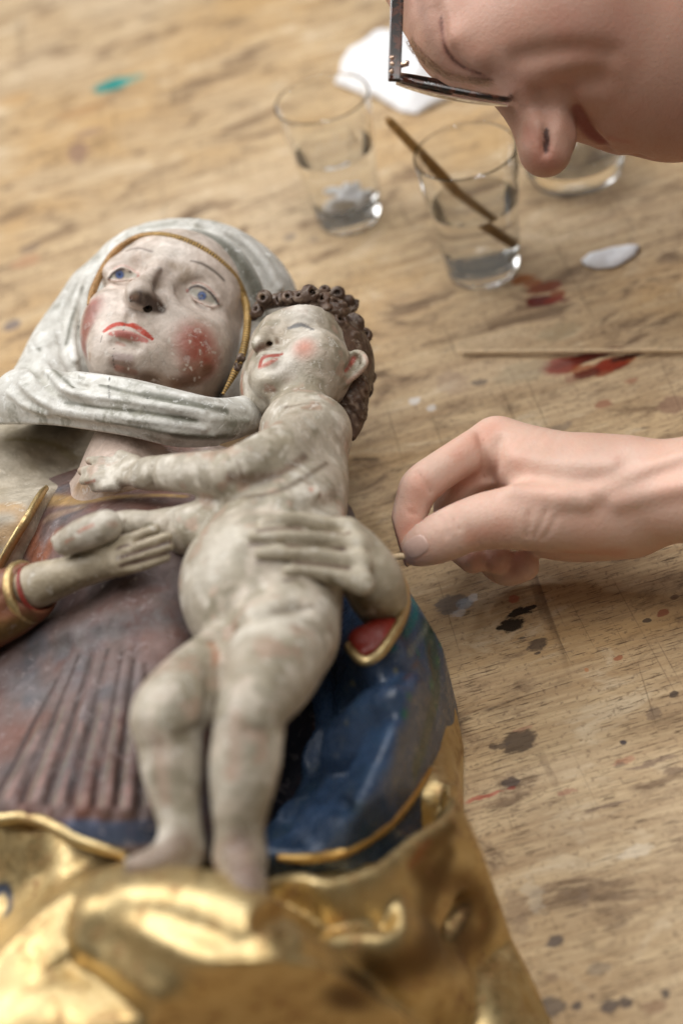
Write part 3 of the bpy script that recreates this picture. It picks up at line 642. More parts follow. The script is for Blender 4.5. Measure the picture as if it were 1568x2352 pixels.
    for i in range(3): cc[:, i] = np.convolve(np.pad(cc[:, i], 60, mode='reflect', reflect_type='odd'), np.ones(121) / 121, 'valid')
    rr = .0024 * np.clip(np.minimum(np.arange(nn), nn - np.arange(nn)) / 120. + .35, 0, 1) * (1 + .13 * np.sign(np.sin(sp / .0021 * 2 * np.pi)))
    Vb, Qb = tube(np.concatenate([cc, rr[:, None]], 1), 12)
    gi = np.repeat(np.sin(sp / .0021 * 2 * np.pi) > 0, 12); gi = np.r_[gi, [True, True]]
    colb = np.where(gi[:, None], np.array([.56, .36, .12]), np.array([.13, .085, .04]))
    tt = np.r_[np.repeat(np.linspace(0, 1, nn), 12), [0, 1]]; k = np.clip((.36 - tt) / .08, 0, 1)[:, None]; colb = colb * (1 - k * .75) + np.array([.45, .25, .11]) * k * .75
    mkmesh('head_band', Vb, Qb, polychrome('band_gilding', .4, (.12, .08, .04), .5, (.6, .5, .3), .2, .5, 1., .35), statue, colb)
mother_veil()
# --- flesh of neck and chest
def chest():
    f = Field(*bounds(CH_([(120, 940, .1, 80), (480, 1200, .14, 80)]), .03), .0022)
    f.chain(CH_([(326, 972, .108, 84), (306, 1030, .112, 94), (306, 1090, .108, 112), (300, 1150, .108, 120), (300, 1200, .09, 150)]), .02)
    f.chain(CH_([(240, 1160, .085, 90), (330, 1130, .092, 110), (480, 1130, .09, 110)]), .02)
    V, Q = f.mesh(1); col = np.tile(np.array([.62, .50, .44]), (len(V), 1)); n = vnoise(V, 50, 8); col *= (1 + .1 * n)[:, None]; h = f.hits
    brush(V, col, h([(330, 1000, 40), (420, 1030, 40)]), (.34, .14, .10), .6, .8); brush(V, col, h([(180, 1060, 30), (200, 1110, 30)]), (.55, .38, .28), .6, .8)
    brush(V, col, h([(180, 1115, 44), (240, 1130, 50), (330, 1135, 50), (420, 1138, 40)]), (.27, .165, .085), .9, .9)
    mkmesh('neck', V, Q, M_FLESH, statue, col)
chest()

# --- gown, a heightfield of cloth with carved pleats
def gown():
    lo, hi = bounds([P(-180, 1180, .1), P(-160, 1990, .1), P(800, 1960, .1), P(760, 1120, .1), P(-180, 1990, .1)], .01); lo[2] = .03; hi[2] = .185
    f = Field(lo, hi, .0016)
    pts = [P(*p) for p in [(200, 1085, .100), (300, 1080, .108), (410, 1085, .110), (95, 1160, .112), (200, 1145, .128), (330, 1132, .136), (450, 1135, .132), (600, 1130, .11), (300, 1190, .152), (180, 1210, .142), (80, 1250, .118), (20, 1300, .10), (420, 1200, .150),
        (300, 1310, .150), (150, 1330, .134), (40, 1360, .10), (450, 1330, .142), (600, 1330, .12), (300, 1410, .142), (160, 1420, .128), (40, 1440, .105), (-60, 1400, .08), (-120, 1500, .08), (0, 1500, .108),
        (200, 1500, .138), (330, 1500, .142), (420, 1500, .135), (120, 1600, .132), (240, 1650, .142), (340, 1650, .140), (0, 1640, .122), (-100, 1640, .11), (60, 1750, .134), (200, 1760, .146), (320, 1760, .140),
        (-80, 1800, .125), (20, 1850, .14), (120, 1860, .148), (220, 1868, .15), (340, 1870, .14), (-100, 1900, .13), (200, 1960, .14), (60, 1930, .14), (340, 1960, .13), (500, 1700, .10), (500, 1900, .11), (650, 1500, .08), (760, 1700, .05), (650, 1900, .06), (760, 1200, .06)]]
    drape(f, pts, None, 0, .02)
    h = f.hits
    # soft crossing folds below the hand
    for p in ([(60, 1470, 26), (160, 1452, 22), (260, 1430, 20), (360, 1400, 20)], [(10, 1540, 20), (110, 1500, 18), (190, 1470, 14)]): f.chain(h(p, 16), .016)
    f.chain(h([(40, 1510, 14), (140, 1478, 12)], -6), .010, 's')
    tops = [(148, 1530), (196, 1468), (226, 1452), (258, 1450), (288, 1462), (312, 1480), (338, 1520)]
    bots = [(-20, 1850), (44, 1860), (102, 1866), (160, 1868), (214, 1868), (262, 1868), (318, 1868)]
    for i, (a, b) in enumerate(zip(tops, bots)):
        m1 = [a[0] * .66 + b[0] * .34 + 6, a[1] * .66 + b[1] * .34]; m2 = [a[0] * .34 + b[0] * .66 - 4, a[1] * .34 + b[1] * .66]
        f.chain(h([(a[0] + 5 * rng.normal(), a[1] + 14 * rng.normal(), 2.5), (m1[0] + 4 * rng.normal(), m1[1], 7), (m2[0] + 4 * rng.normal(), m2[1], 9.5), (*b, 11)], -1), .0035, 's')
    for (a, b), (a2, b2) in zip(zip(tops, bots), list(zip(tops, bots))[1:]):
        q = lambda t: ((a[0] + (b[0] - a[0]) * t + a2[0] + (b2[0] - a2[0]) * t) / 2, (a[1] + (b[1] - a[1]) * t + a2[1] + (b2[1] - a2[1]) * t) / 2)
        e = 5 * rng.normal(); f.chain(h([(*q(.08), 4), (q(.4)[0] + e, q(.4)[1], 7), (q(.7)[0] + e, q(.7)[1], 10), (*q(.98), 12)], 4), .005)
    f.cutview([(-300, 1000), (-300, 1882), (0, 1884), (50, 1880), (98, 1890), (140, 1910), (171, 1930), (205, 1942), (240, 1954), (290, 1970), (420, 1985), (620, 1990), (900, 1900), (900, 1000)], 'i', 0, 9, .004)
    V, Q = f.mesh(2)
    col = np.tile(np.array([.165, .118, .112]), (len(V), 1)); n1, n2, n3 = vnoise(V, 38, 1), vnoise(V, 90, 2), vnoise(V, 260, 4)
    k = np.clip(n1 * .9 + n2 * .6, 0, 1)[:, None]; col = col * (1 - k * .75) + np.array([.20, .075, .05]) * k * .75
    k = np.clip(n2 * .7 - n1 * .8 - .05, 0, 1)[:, None]; col = col * (1 - k * .8) + np.array([.11, .12, .145]) * k * .7
    k = np.clip(n3 * .9 - .25, 0, 1)[:, None]; col = col * (1 - k * .5) + np.array([.27, .17, .15]) * k * .5
    h = f.hits
    brush(V, col, h([(70, 1210, 50), (90, 1290, 46), (130, 1230, 36)]), (.28, .10, .05), .85, .9); brush(V, col, h([(95, 1150, 40), (200, 1150, 26), (300, 1140, 24), (420, 1140, 20)]), (.42, .27, .10), .75, .8)
    brush(V, col, h([(110, 1190, 24), (190, 1165, 18)]), (.40, .28, .20), .6, .8)
    brush(V, col, h([(150, 1480, 60), (300, 1430, 50), (420, 1420, 40)]), (.135, .13, .14), .75, .9); brush(V, col, h([(0, 1560, 60), (100, 1600, 50)]), (.14, .14, .155), .6, .9)
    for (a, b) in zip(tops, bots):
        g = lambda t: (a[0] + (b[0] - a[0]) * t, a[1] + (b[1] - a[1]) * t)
        brush(V, col, h([(*g(.1), 9), (*g(.5), 13), (*g(.95), 15)]), (.035, .016, .012), .88, .8)  # pleat grooves painted dark, their shade put into the colour
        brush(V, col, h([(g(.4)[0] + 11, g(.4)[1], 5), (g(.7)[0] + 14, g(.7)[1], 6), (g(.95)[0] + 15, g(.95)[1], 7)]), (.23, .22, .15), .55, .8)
        brush(V, col, h([(g(.5)[0] + 24, g(.5)[1], 6), (g(.95)[0] + 28, g(.95)[1], 9)]), (.40, .25, .225), .7, .8)  # pleat ridges painted lighter, as if lit
    brush(V, col, h([(-60, 1890, 24), (60, 1892, 22), (130, 1900, 24), (200, 1906, 32), (260, 1915, 36), (340, 1910, 36)]), (.055, .085, .16), .92, .45)
    brush(V, col, h([(600, 1500, 60), (690, 1640, 90), (690, 1780, 90), (640, 1900, 80), (740, 1560, 60)]), (.018, .022, .035), .95, .4)  # mantle inside behind the leg, painted near black for the deep shadow
    for _ in range(70):                                                         # sparkles over the chest, painted on as small pale dots
        u, v = 60 + 340 * rng.random(), 1140 + 240 * rng.random()
        brush(V, col, h([(u, v, 1.6 + 1.6 * rng.random())]), (.6, .5, .45), .8, .5)
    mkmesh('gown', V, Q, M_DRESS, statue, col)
    # gilt trim along the lower hem
    tr = h([(-60, 1880, 15), (0, 1881, 15), (50, 1876, 14), (98, 1886, 15), (140, 1906, 15), (171, 1926, 15), (205, 1938, 14), (240, 1950, 14), (290, 1966, 13)])
    V, Q = tube(catmull(tr, 8), 12); mkmesh('gown_hem', V, Q, M_GOLD, statue, np.tile(GOLDC, (len(V), 1)))
gown()

# --- child: one body with its head
# the child's head frame
KR = np.array([[.923, .208, -.325], [-.206, .978, .043], [.326, .027, .945]]); KR, _ = np.linalg.qr(KR); KR *= np.sign(np.diag(KR))
KS = .70e-3; KO = PD(622.6, 771.0, .911)
def KL(x, y, z, r=0): return (*(KR @ (np.array([x, y, z]) * KS) + KO), r * KS)
def KZ(u, v, zl, r=0): return (*onplane(u, v, zl, KR, KO, KS), r * KS)
def child():
    pts = CH_([(560, 640, .2, 0), (200, 1100, .2, 0), (860, 900, .1, 0), (280, 1990, .22, 0), (700, 2080, .2, 0), (130, 1260, .17, 0)])
    lo, hi = bounds(pts, .012); lo[2] = .06; hi[2] = .255
    f = Field(lo, hi, .00135); c = f.chain
    # torso
    c(CH_([(690, 930, .135, 62), (688, 985, .135, 84)]), .02)
    c(CH_([(706, 1015, .135, 88), (690, 1110, .140, 112), (650, 1210, .150, 142)]), .02)
    f.ell(P(600, 1335, .155), np.array([.0440, .0420, .040]), .02)
    c(CH_([(610, 1420, .150, 142), (640, 1462, .150, 136)]), .02)
    # legs
    c(CH_([(650, 1455, .162, 128), (622, 1540, .180, 110), (582, 1622, .195, 84), (570, 1690, .190, 82), (562, 1760, .184, 82), (552, 1850, .175, 66), (548, 1925, .166, 52), (546, 1965, .160, 50)]), .006)
    c(CH_([(560, 1500, .152, 96), (455, 1570, .176, 90), (388, 1640, .192, 88), (390, 1700, .186, 76), (395, 1765, .180, 71), (406, 1850, .172, 54), (420, 1925, .165, 46), (415, 1960, .160, 44)]), .005)
    # feet
    c(CH_([(556, 1970, .158, 52), (566, 2020, .170, 46), (572, 2048, .172, 38)]), .010); c(CH_([(412, 1965, .158, 44), (360, 1985, .166, 40), (316, 1992, .168, 30)]), .010)
    for k in range(5): c([U(528 + 19 * k, 2052 + 3 * math.sin(k), .168, 15 - k), U(526 + 20 * k, 2072 - 2 * k, .166, 14 - k)], .002)
    for k in range(4): c([U(296 + 4 * k, 1976 + 13 * k, .166, 11)], .002)
    # left arm across to the mother's breast
    c(CH_([(712, 975, .148, 66), (735, 985, .146, 66)]), .012)
    c(CH_([(715, 990, .155, 66), (645, 1034, .172, 62), (560, 1076, .186, 58), (525, 1086, .186, 56), (440, 1086, .178, 48), (372, 1086, .170, 41), (345, 1087, .166, 38)]), .008)
    c(CH_([(340, 1087, .166, 36), (300, 1086, .160, 40), (262, 1090, .155, 34)]), .008, flat=(np.array([0, .2, 1.]), .62))
    for a, b, r in (((262, 1064), (205, 1058), 12), ((258, 1082), (188, 1082), 13), ((258, 1100), (192, 1104), 13), ((268, 1118), (218, 1122), 12)):
        c(CH_([(*a, .157, r + 1), ((a[0] + b[0]) / 2, (a[1] + b[1]) / 2 - 2, .158, r), (*b, .148, r - 2)]), .003)
    c(CH_([(310, 1060, .162, 16), (276, 1044, .160, 12)]), .004)
    # right forearm going down to the mother's hand
    c(CH_([(640, 1180, .135, 70), (540, 1205, .150, 68), (470, 1216, .158, 66), (420, 1216, .158, 56), (384, 1212, .156, 40)]), .008)
    c(CH_([(380, 1208, .157, 34), (340, 1204, .162, 31), (295, 1200, .164, 29), (255, 1204, .164, 26)]), .006)
    c(CH_([(244, 1208, .181, 38), (196, 1226, .180, 38), (152, 1246, .174, 31)]), .0015)
    for k, (u, v) in enumerate([(128, 1240), (138, 1256), (152, 1268), (172, 1274)]): c(CH_([(u + 34, v - 14, .166, 13), (u, v, .162, 12)]), .003)
    # buttock crease, navel folds, knee dimples
    h = f.hits
    c(h([(480, 1470, 7), (520, 1452, 9), (600, 1412, 9), (700, 1396, 7)], -1), .009, 's'); c(h([(495, 1540, 10), (492, 1580, 12), (488, 1620, 12), (480, 1680, 12), (474, 1750, 10), (472, 1850, 8)], -1), .010, 's')
    c(h([(390, 1190, 6), (380, 1220, 6), (388, 1260, 5)], -2), .004, 's'); c(h([(352, 1060, 4), (346, 1090, 5), (352, 1124, 4)], -2), .004, 's'); c(h([(528, 1034, 5), (540, 1060, 5), (548, 1090, 4)], -3), .006, 's')
    c(h([(730, 1130, 5)], 1), .004); c(h([(600, 1160, 5), (690, 1170, 6), (780, 1150, 5)], -1), .010, 's')
    # head
    s = KS
    def el(cc, r, k=0, op='u'): f.ell(KL(*cc)[:3], np.array(r) * s, k * s, op, KR)
    f.ell(KL(4, 10, -52)[:3], np.array((48, 58, 56)) * s, .010, M=KR)
    el((22, -32, -34), (36, 34, 38), 18); el((-8, -30, -26), (30, 34, 32), 18); el((4, 26, -30), (40, 34, 34), 18)
    c([KZ(612, 876, -4, 13), KZ(622, 880, -4, 13)], 12 * s); el((6, -44, -10), (22, 18, 18), 12)
    f.ell(KZ(690, 752, 10)[:3], np.array((17, 8, 12)) * s, 12 * s, 's', KR)
    c([KZ(626, 738, 0, 5), KZ(612, 762, 7, 5.5), KZ(600, 784, 14, 7)], 8 * s); c([KZ(596, 790, 15, 7.5)], 4 * s); c([KZ(602, 800, 9, 6)], 4 * s); c([KZ(628, 786, 6, 6)], 4 * s)
    c([KZ(615, 793, 12, 2.4), KZ(620, 788, 8, 2.6)], 2 * s, 's'); c([KZ(595, 802, 10, 2.2), KZ(600, 798, 6, 2.4)], 1.5 * s, 's'); c(h([(642, 782, 3), (650, 800, 4), (656, 820, 3)], -1), 7 * s, 's')
    f.ell(KZ(691, 752, -12)[:3], np.array((17, 12, 12)) * s, 8 * s, 'u', KR)
    c([KZ(598, 868, -30, 18), KZ(600, 905, -33, 19), KZ(622, 925, -38, 20)], 12 * s); c([KZ(606, 778, -24, 11), KZ(602, 748, -20, 9)], 12 * s)
    el((34, -30, -26), (26, 26, 28), 14)
    hi = [(664, 752), (676, 744), (690, 741), (706, 746), (718, 756)]; lo = [(664, 752), (678, 757), (692, 759), (706, 759), (718, 756)]
    c(h([(662, 755, 2.5), (690, 757, 3.5), (718, 758, 2.5)], -1), 4 * s, 's'); c(h([(664, 738, 4), (690, 730, 5), (716, 742, 4)], -1), 6 * s, 's')
    c([KZ(597, 842, 5, 3), KZ(600, 822, 10, 4.5), KZ(614, 817, 10, 4.5), KZ(646, 813, 0, 2.5)], 4 * s); c([KZ(604, 842, 7, 5), KZ(618, 836, 8, 6), KZ(638, 824, 2, 4)], 4 * s)
    c(h([(598, 842, 2.5), (605, 828, 3.4), (622, 822, 3.4), (648, 814, 3)], -1), 2 * s, 's'); c(h([(604, 856, 6), (622, 852, 6), (640, 842, 4)], 0), 6 * s, 's'); c([KZ(612, 872, -2, 11), KZ(624, 872, -3, 11)], 8 * s); c(h([(606, 892, 5), (630, 894, 5)], -1), 8 * s, 's')
    # ear
    c([KZ(794, 826, -46, 3.4), KZ(814, 812, -46, 3.6), KZ(832, 816, -48, 3.6), KZ(838, 834, -50, 3.6), KZ(824, 854, -50, 3.4), KZ(802, 872, -48, 3.6), KZ(784, 884, -46, 4)], 3 * s)
    c([KZ(788, 836, -50, 8), KZ(814, 832, -54, 8), KZ(818, 844, -54, 7), KZ(796, 864, -52, 7)], 4 * s); c(h([(812, 822, 7), (804, 838, 6), (794, 850, 5)], -1), 4 * s, 's')
    V, Q = f.mesh(1); n1, n2 = vnoise(V, 42, 11), vnoise(V, 120, 12)
    col = np.tile(np.array([.49, .445, .37]), (len(V), 1)) * (1 + .09 * n1 + .06 * n2)[:, None]; h = f.hits
    k = np.clip(n1 * .8 + n2 * .4 - .1, 0, 1)[:, None] * .5; col = col * (1 - k) + np.array([.56, .44, .37]) * k
    n3, n4 = vnoise(V, 75, 15), vnoise(V, 210, 16)
    for thr, amt, tint, a_, b_, c__ in ((.16, .68, (.27, .245, .175), n1, n3, n4), (.16, .8, (.70, .66, .59), -n1, n2, n4), (.34, .5, (.50, .33, .26), n3, -n2, n4)):
        k = np.clip((a_ * .6 + b_ * .6 + c__ * .35 - thr) * 5, 0, 1)[:, None] * amt; col = col * (1 - k) + np.array(tint) * k
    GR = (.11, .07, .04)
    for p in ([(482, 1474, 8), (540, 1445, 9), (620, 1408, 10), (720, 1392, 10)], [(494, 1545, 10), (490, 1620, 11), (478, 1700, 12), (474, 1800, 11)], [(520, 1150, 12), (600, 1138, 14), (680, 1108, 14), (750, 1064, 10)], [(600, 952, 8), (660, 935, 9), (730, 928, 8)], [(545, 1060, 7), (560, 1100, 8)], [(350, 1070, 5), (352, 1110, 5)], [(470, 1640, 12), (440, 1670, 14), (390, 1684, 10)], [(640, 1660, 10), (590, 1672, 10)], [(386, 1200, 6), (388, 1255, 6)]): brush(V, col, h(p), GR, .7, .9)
    for p in ([(592, 1217, 9), (680, 1215, 9), (790, 1222, 9)], [(574, 1251, 9), (660, 1253, 9), (780, 1260, 9)], [(590, 1292, 9), (680, 1294, 9), (790, 1304, 9)], [(655, 1334, 9), (740, 1340, 12), (800, 1370, 14)]): brush(V, col, h(p), (.075, .038, .024), .9, .8)  # shade between the mother's fingers painted dark on the body
    W_ = (.64, .60, .52)
    brush(V, col, h([(480, 1300, 90), (520, 1230, 70)]), W_, .8, .9); brush(V, col, h([(580, 1430, 60), (640, 1440, 60)]), W_, .5, .9); brush(V, col, h([(690, 700, 60), (700, 770, 60), (650, 850, 50)]), (.66, .62, .57), .8, .95)
    P1 = (.52, .36, .29)
    for p in ([(540, 1640, 30), (540, 1760, 30)], [(360, 1700, 26), (380, 1840, 26)], [(470, 1455, 12), (560, 1400, 14), (640, 1370, 10)]): brush(V, col, h(p), P1, .5, .9)
    brush(V, col, h([(486, 1480, 16), (496, 1508, 18), (492, 1530, 12)]), (.42, .18, .09), .75, .8); brush(V, col, h([(546, 1950, 70), (565, 2010, 76), (570, 2050, 60)]), (.19, .115, .085), .85, .8); brush(V, col, h([(410, 1945, 62), (340, 1975, 62), (300, 1985, 50)]), (.22, .14, .095), .85, .8)
    brush(V, col, h([(530, 1096, 24), (560, 1100, 26), (640, 1088, 22), (700, 1050, 20)]), (.13, .075, .045), .8, .95); brush(V, col, h([(500, 1060, 20), (660, 1010, 34)]), (.45, .40, .30), .6, .9)  # first stroke paints brown shading along the left arm and elbow
    brush(V, col, h([(714, 1124, 9)]), (.55, .20, .13), .7); brush(V, col, h([(734, 1138, 8)]), (.20, .08, .05), .8)
    brush(V, col, h([(286, 1196, 8), (282, 1226, 10), (250, 1254, 10)]), (.15, .10, .06), .75, .9); brush(V, col, h([(180, 1222, 5), (212, 1206, 6)]), (.50, .14, .08), .75); brush(V, col, h([(150, 1246, 4), (168, 1236, 4)]), (.45, .16, .1), .7); brush(V, col, h([(196, 1110, 4), (218, 1104, 4)]), (.4, .12, .08), .8)  # first stroke is a painted shadow under the fist
    for _ in range(34):
        u, v = 430 + rng.random() * 350, 1160 + rng.random() * 330; brush(V, col, h([(u, v, 5 + 8 * rng.random())]), (.44, .31, .22), .35, .9)
    for u, v, r in ((640, 960, 12), (610, 990, 8), (700, 960, 9), (560, 1040, 9), (750, 1000, 10), (726, 960, 8)): brush(V, col, h([(u, v, r)]), (.24, .23, .15), .5, .9)
    # face paint
    brush(V, col, h([(698, 798, 44)]), (.58, .22, .15), .8, .95); brush(V, col, h([(556, 862, 20), (556, 900, 16)]), (.45, .2, .14), .7, .9)
    brush(V, col, h([(597, 842, 7), (601, 826, 9), (614, 818, 8), (630, 817, 7), (648, 813, 5)]), (.38, .045, .02), .95, .5); brush(V, col, h([(604, 840, 7), (616, 834, 9), (634, 825, 6)]), (.47, .13, .09), .9, .7); brush(V, col, h([(612, 886, 9), (626, 890, 9)]), (.52, .3, .25), .6, .9)
    brush(V, col, h([(588, 806, 12), (602, 797, 17), (620, 788, 14), (636, 786, 9)]), (.14, .06, .035), .9, .9); brush(V, col, h([(617, 789, 8)]), (.07, .02, .015), .9, .7); brush(V, col, h([(634, 788, 5)]), (.3, .2, .15), .5)
    brush(V, col, h([(662, 754, 5), (680, 748, 10), (700, 748, 10), (719, 757, 5)]), (.15, .15, .155), .95, .6); brush(V, col, h([(610, 896, 9), (630, 896, 9)]), (.24, .13, .09), .8, .9); brush(V, col, h([(664, 752, 2), (676, 744, 2.4), (690, 741, 2.4), (706, 746, 2.4), (718, 756, 2)]), (.25, .22, .2), .7)
    brush(V, col, h([(812, 824, 10), (802, 840, 9), (792, 852, 7)]), (.36, .05, .03), .9, .8); brush(V, col, h([(836, 815, 8), (842, 842, 8), (800, 878, 10)]), (.60, .38, .31), .6, .9)
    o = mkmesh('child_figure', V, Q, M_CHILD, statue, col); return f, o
CHILD, child_o = child()

def child_hair():
    f = Field(*bounds(CH_([(510, 640, .2, 0), (880, 1030, .04, 0), (880, 700, .1, 0), (560, 1000, .15, 0)]), .012), .0009)
    f.ell(KL(8, 24, -70)[:3], np.array((53, 59, 54)) * KS, .004, M=KR)
    f.chain(CH_([(800, 900, .115, 50), (805, 960, .105, 34), (806, 1000, .10, 14)]), .008)
    f.chain(CH_([(582, 726, .128, 12), (600, 702, .134, 15), (636, 690, .140, 17), (684, 685, .142, 18), (728, 684, .140, 20), (760, 704, .130, 24), (786, 738, .118, 28), (806, 776, .104, 30), (816, 806, .094, 28)]), .004)
    curls = [(606, 686, 21, 0, .150), (590, 712, 15, 2, .142), (642, 690, 17, 3, .154), (660, 682, 17, 1, .158), (688, 680, 17, 3, .160), (716, 674, 24, 0, .160), (742, 686, 21, 2, .155), (772, 702, 34, 3, .146), (748, 706, 17, 1, .152), (780, 738, 25, 1, .142),
             (810, 784, 38, 2, .128), (812, 746, 26, 0, .128), (838, 768, 20, 3, .110), (846, 868, 19, 1, .092), (838, 900, 26, 2, .092), (826, 944, 26, 3, .092), (818, 982, 18, 0, .092), (802, 960, 20, 2, .104), (810, 912, 20, 0, .106), (550, 822, 11, 0, .138), (543, 842, 10, 2, .136), (806, 706, 22, 2, .12), (776, 674, 18, 0, .132), (746, 664, 13, 1, .14)]
    for u, v, r, ph, z in curls:
        c = np.array(U(u, v, z)[:3]); px = depth(c) / F; R = r * px * 1.08
        out = c - np.array(KL(6, 10, -60)[:3]); out = out / np.linalg.norm(out); ax = out * .45 + np.array(-fw) * .75 + .42 * rng.normal(size=3); ax /= np.linalg.norm(ax)
        e1 = np.cross(ax, [0, 0, 1.]); e1 /= np.linalg.norm(e1); e2 = np.cross(ax, e1); pts = []
        big = r > 16; turns = 1.9 if big else 1.35; nst = 22; sg = 1 if (ph % 2) else -1
        for i in range(nst + 1):
            t = i / nst; a = ph * 1.6 + sg * t * turns * 2 * math.pi; rr = R * (.80 - (.42 if big else .3) * t)
            pts.append((*(c + (e1 * math.cos(a) + e2 * math.sin(a)) * rr + ax * R * (t * (.55 if big else .5) - .25)), R * ((.25 if big else .36) - .06 * t)))
        f.ell(c - ax * R * .75, np.array((.62, .62, .62)) * R, .0008)
        for a, b in zip(pts[:-1], pts[1:]): f.seg(a, b, .0003)
    for _ in range(26):                                                         # wavy locks over the back of the head
        u0_, v0_ = 800 + 40 * rng.random(), 850 + 110 * rng.random()
        q = f.hits([(u0_ + 8 * k - 12, v0_ + 12 * k - 12 + 5 * math.sin(2.2 * k + _), 3.4) for k in range(4)], 1)
        if len(q) > 2: f.chain(q, .0004)
    V, Q = f.mesh(1); n1 = vnoise(V, 150, 21)
    # strands: fine colour along each lock
    col = np.tile(np.array([.095, .056, .038]), (len(V), 1)) * (1 + .35 * n1)[:, None]; k = np.clip(vnoise(V, 320, 23) - .1, 0, 1)[:, None] * .6; col = col * (1 - k) + np.array([.36, .27, .20]) * k
    brush(V, col, f.hits([(598, 680, 10)]), (.30, .2, .12), .6); 
    mkmesh('hair', V, Q, M_HAIR, child_o, col)
child_hair()
# --- mother's hands, sleeves
def mother_hands():
    hk = .004
    # hand round the child's body
    f = Field(*bounds(CH_([(560, 1150, .2, 20), (960, 1560, .08, 40)]), .02), .0012); h = CHILD.hits
    f.chain(CH_([(884, 1402, .110, 52), (872, 1378, .122, 64), (852, 1330, .142, 72), (822, 1282, .154, 66), (800, 1250, .158, 56)]), .01)
    def finger(pts, k=.003): q = h(pts, -2); f.chain([U(pts[0][0] + 6, pts[0][1] + 8, .166, pts[0][2])] + q[1:], k)
    finger([(800, 1212, 24), (745, 1198, 22), (690, 1196, 20), (640, 1200, 19), (604, 1206, 16)]); finger([(806, 1246, 26), (740, 1236, 23), (680, 1232, 21), (620, 1230, 20), (584, 1232, 16)])
    finger([(812, 1286, 27), (750, 1276, 23), (690, 1272, 21), (640, 1270, 20), (600, 1272, 16)]); finger([(818, 1328, 26), (760, 1316, 22), (710, 1310, 20), (664, 1312, 16)])
    g = f.hits
    for p in ([(604, 1218, 5), (680, 1214, 6), (760, 1218, 8), (800, 1226, 7)], [(582, 1250, 6), (660, 1252, 7), (740, 1256, 8), (808, 1266, 8)], [(604, 1291, 6), (680, 1292, 7), (750, 1297, 8), (812, 1308, 8)]): f.chain(g(p, 0), .0025, 's')
    for u, v in ((800, 1212), (822, 1250), (836, 1296), (840, 1344)): f.chain(g([(u, v, 16)], 10), .008)
    V, Q = f.mesh(1); n1 = vnoise(V, 60, 31); col = np.tile(np.array([.47, .42, .33]), (len(V), 1)) * (1 + .14 * n1)[:, None]; g = f.hits
    for p in ([(592, 1218, 9), (680, 1215, 10), (800, 1224, 9)], [(576, 1250, 9), (660, 1252, 10), (790, 1262, 9)], [(596, 1292, 9), (680, 1293, 10), (800, 1306, 9)]): brush(V, col, g(p), (.11, .05, .032), .9, .8)  # gaps between fingers painted dark in place of shade
    for p in ([(850, 1400, 50), (880, 1420, 50)], [(760, 1330, 20), (830, 1380, 40)]): brush(V, col, g(p), (.15, .115, .055), .8, .95)  # brown shading painted over wrist and back of the hand
    for u, v in ((610, 1232), (640, 1268), (800, 1205), (818, 1244), (838, 1318), (846, 1352), (700, 1270)): brush(V, col, g([(u, v, 15)]), (.64, .60, .52), .6, .9)
    mkmesh('hand', V, Q, M_CHILD, statue, col)
    # outstretched hand on the other side
    f = Field(*bounds(CH_([(20, 1180, .2, 20), (410, 1420, .12, 30)]), .02), .0012)
    f.chain(CH_([(78, 1348, .150, 52), (100, 1340, .151, 51), (170, 1316, .156, 41), (230, 1294, .160, 42), (282, 1282, .163, 38)]), .006)
    for p in ([(250, 1260, .168, 22), (305, 1238, .173, 16), (358, 1216, .173, 13)], [(262, 1274, .168, 20), (325, 1254, .174, 15), (386, 1233, .174, 12)], [(268, 1292, .166, 20), (330, 1274, .171, 15), (388, 1256, .170, 12)], [(272, 1308, .162, 18), (330, 1296, .166, 14), (382, 1280, .165, 11)], [(240, 1268, .168, 20), (214, 1252, .170, 15), (200, 1262, .168, 11)]):
        f.chain(CH_(p), .002)
    g = f.hits
    for p in ([(290, 1256, 4), (340, 1233, 5), (372, 1222, 4)], [(290, 1276, 5), (340, 1260, 5), (386, 1243, 4)], [(290, 1298, 4), (340, 1283, 5), (384, 1268, 4)]): f.chain(g(p, -1), .003, 's')
    V, Q = f.mesh(1); n1 = vnoise(V, 60, 33); col = np.tile(np.array([.43, .37, .275]), (len(V), 1)) * (1 + .14 * n1)[:, None]; g = f.hits
    for p in ([(270, 1260, 7), (330, 1238, 9), (376, 1222, 8)], [(270, 1282, 7), (330, 1264, 9), (392, 1245, 8)], [(276, 1300, 7), (330, 1286, 9), (388, 1268, 8)]): brush(V, col, g(p), (.075, .03, .022), .92, .75)  # finger gaps painted dark, the shade between them in the colour
    brush(V, col, g([(100, 1375, 22), (200, 1335, 16), (300, 1315, 14)]), (.20, .155, .075), .75, .95); brush(V, col, g([(330, 1305, 12), (384, 1290, 12)]), (.2, .16, .1), .6, .8)  # lower sides painted browner as shading
    mkmesh('hand', V, Q, M_CHILD, statue, col)
    # its sleeve and gilt cuff
    f = Field(*bounds(CH_([(-140, 1240, .2, 20), (110, 1520, .08, 30)]), .03), .0016)
    f.chain(CH_([(-130, 1440, .13, 104), (-40, 1405, .138, 92), (20, 1385, .142, 80), (64, 1362, .146, 70)]), .0)
    f.chain(CH_([(-60, 1470, .10, 90), (60, 1430, .105, 60)]), .012)
    g = f.hits
    for p in ([(-60, 1345, 8), (0, 1330, 8), (40, 1316, 6)], [(-60, 1400, 10), (0, 1368, 9), (50, 1340, 6)], [(-60, 1440, 10), (10, 1400, 9), (50, 1372, 6)]): f.chain(g(p, -2), .006, 's')
    f.chain(CH_([(82, 1352, .150, 53), (120, 1330, .16, 50)]), .002, 's')
    V, Q = f.mesh(1); col = np.tile(np.array([.24, .095, .05]), (len(V), 1)) * (1 + .25 * vnoise(V, 50, 3))[:, None]; g = f.hits
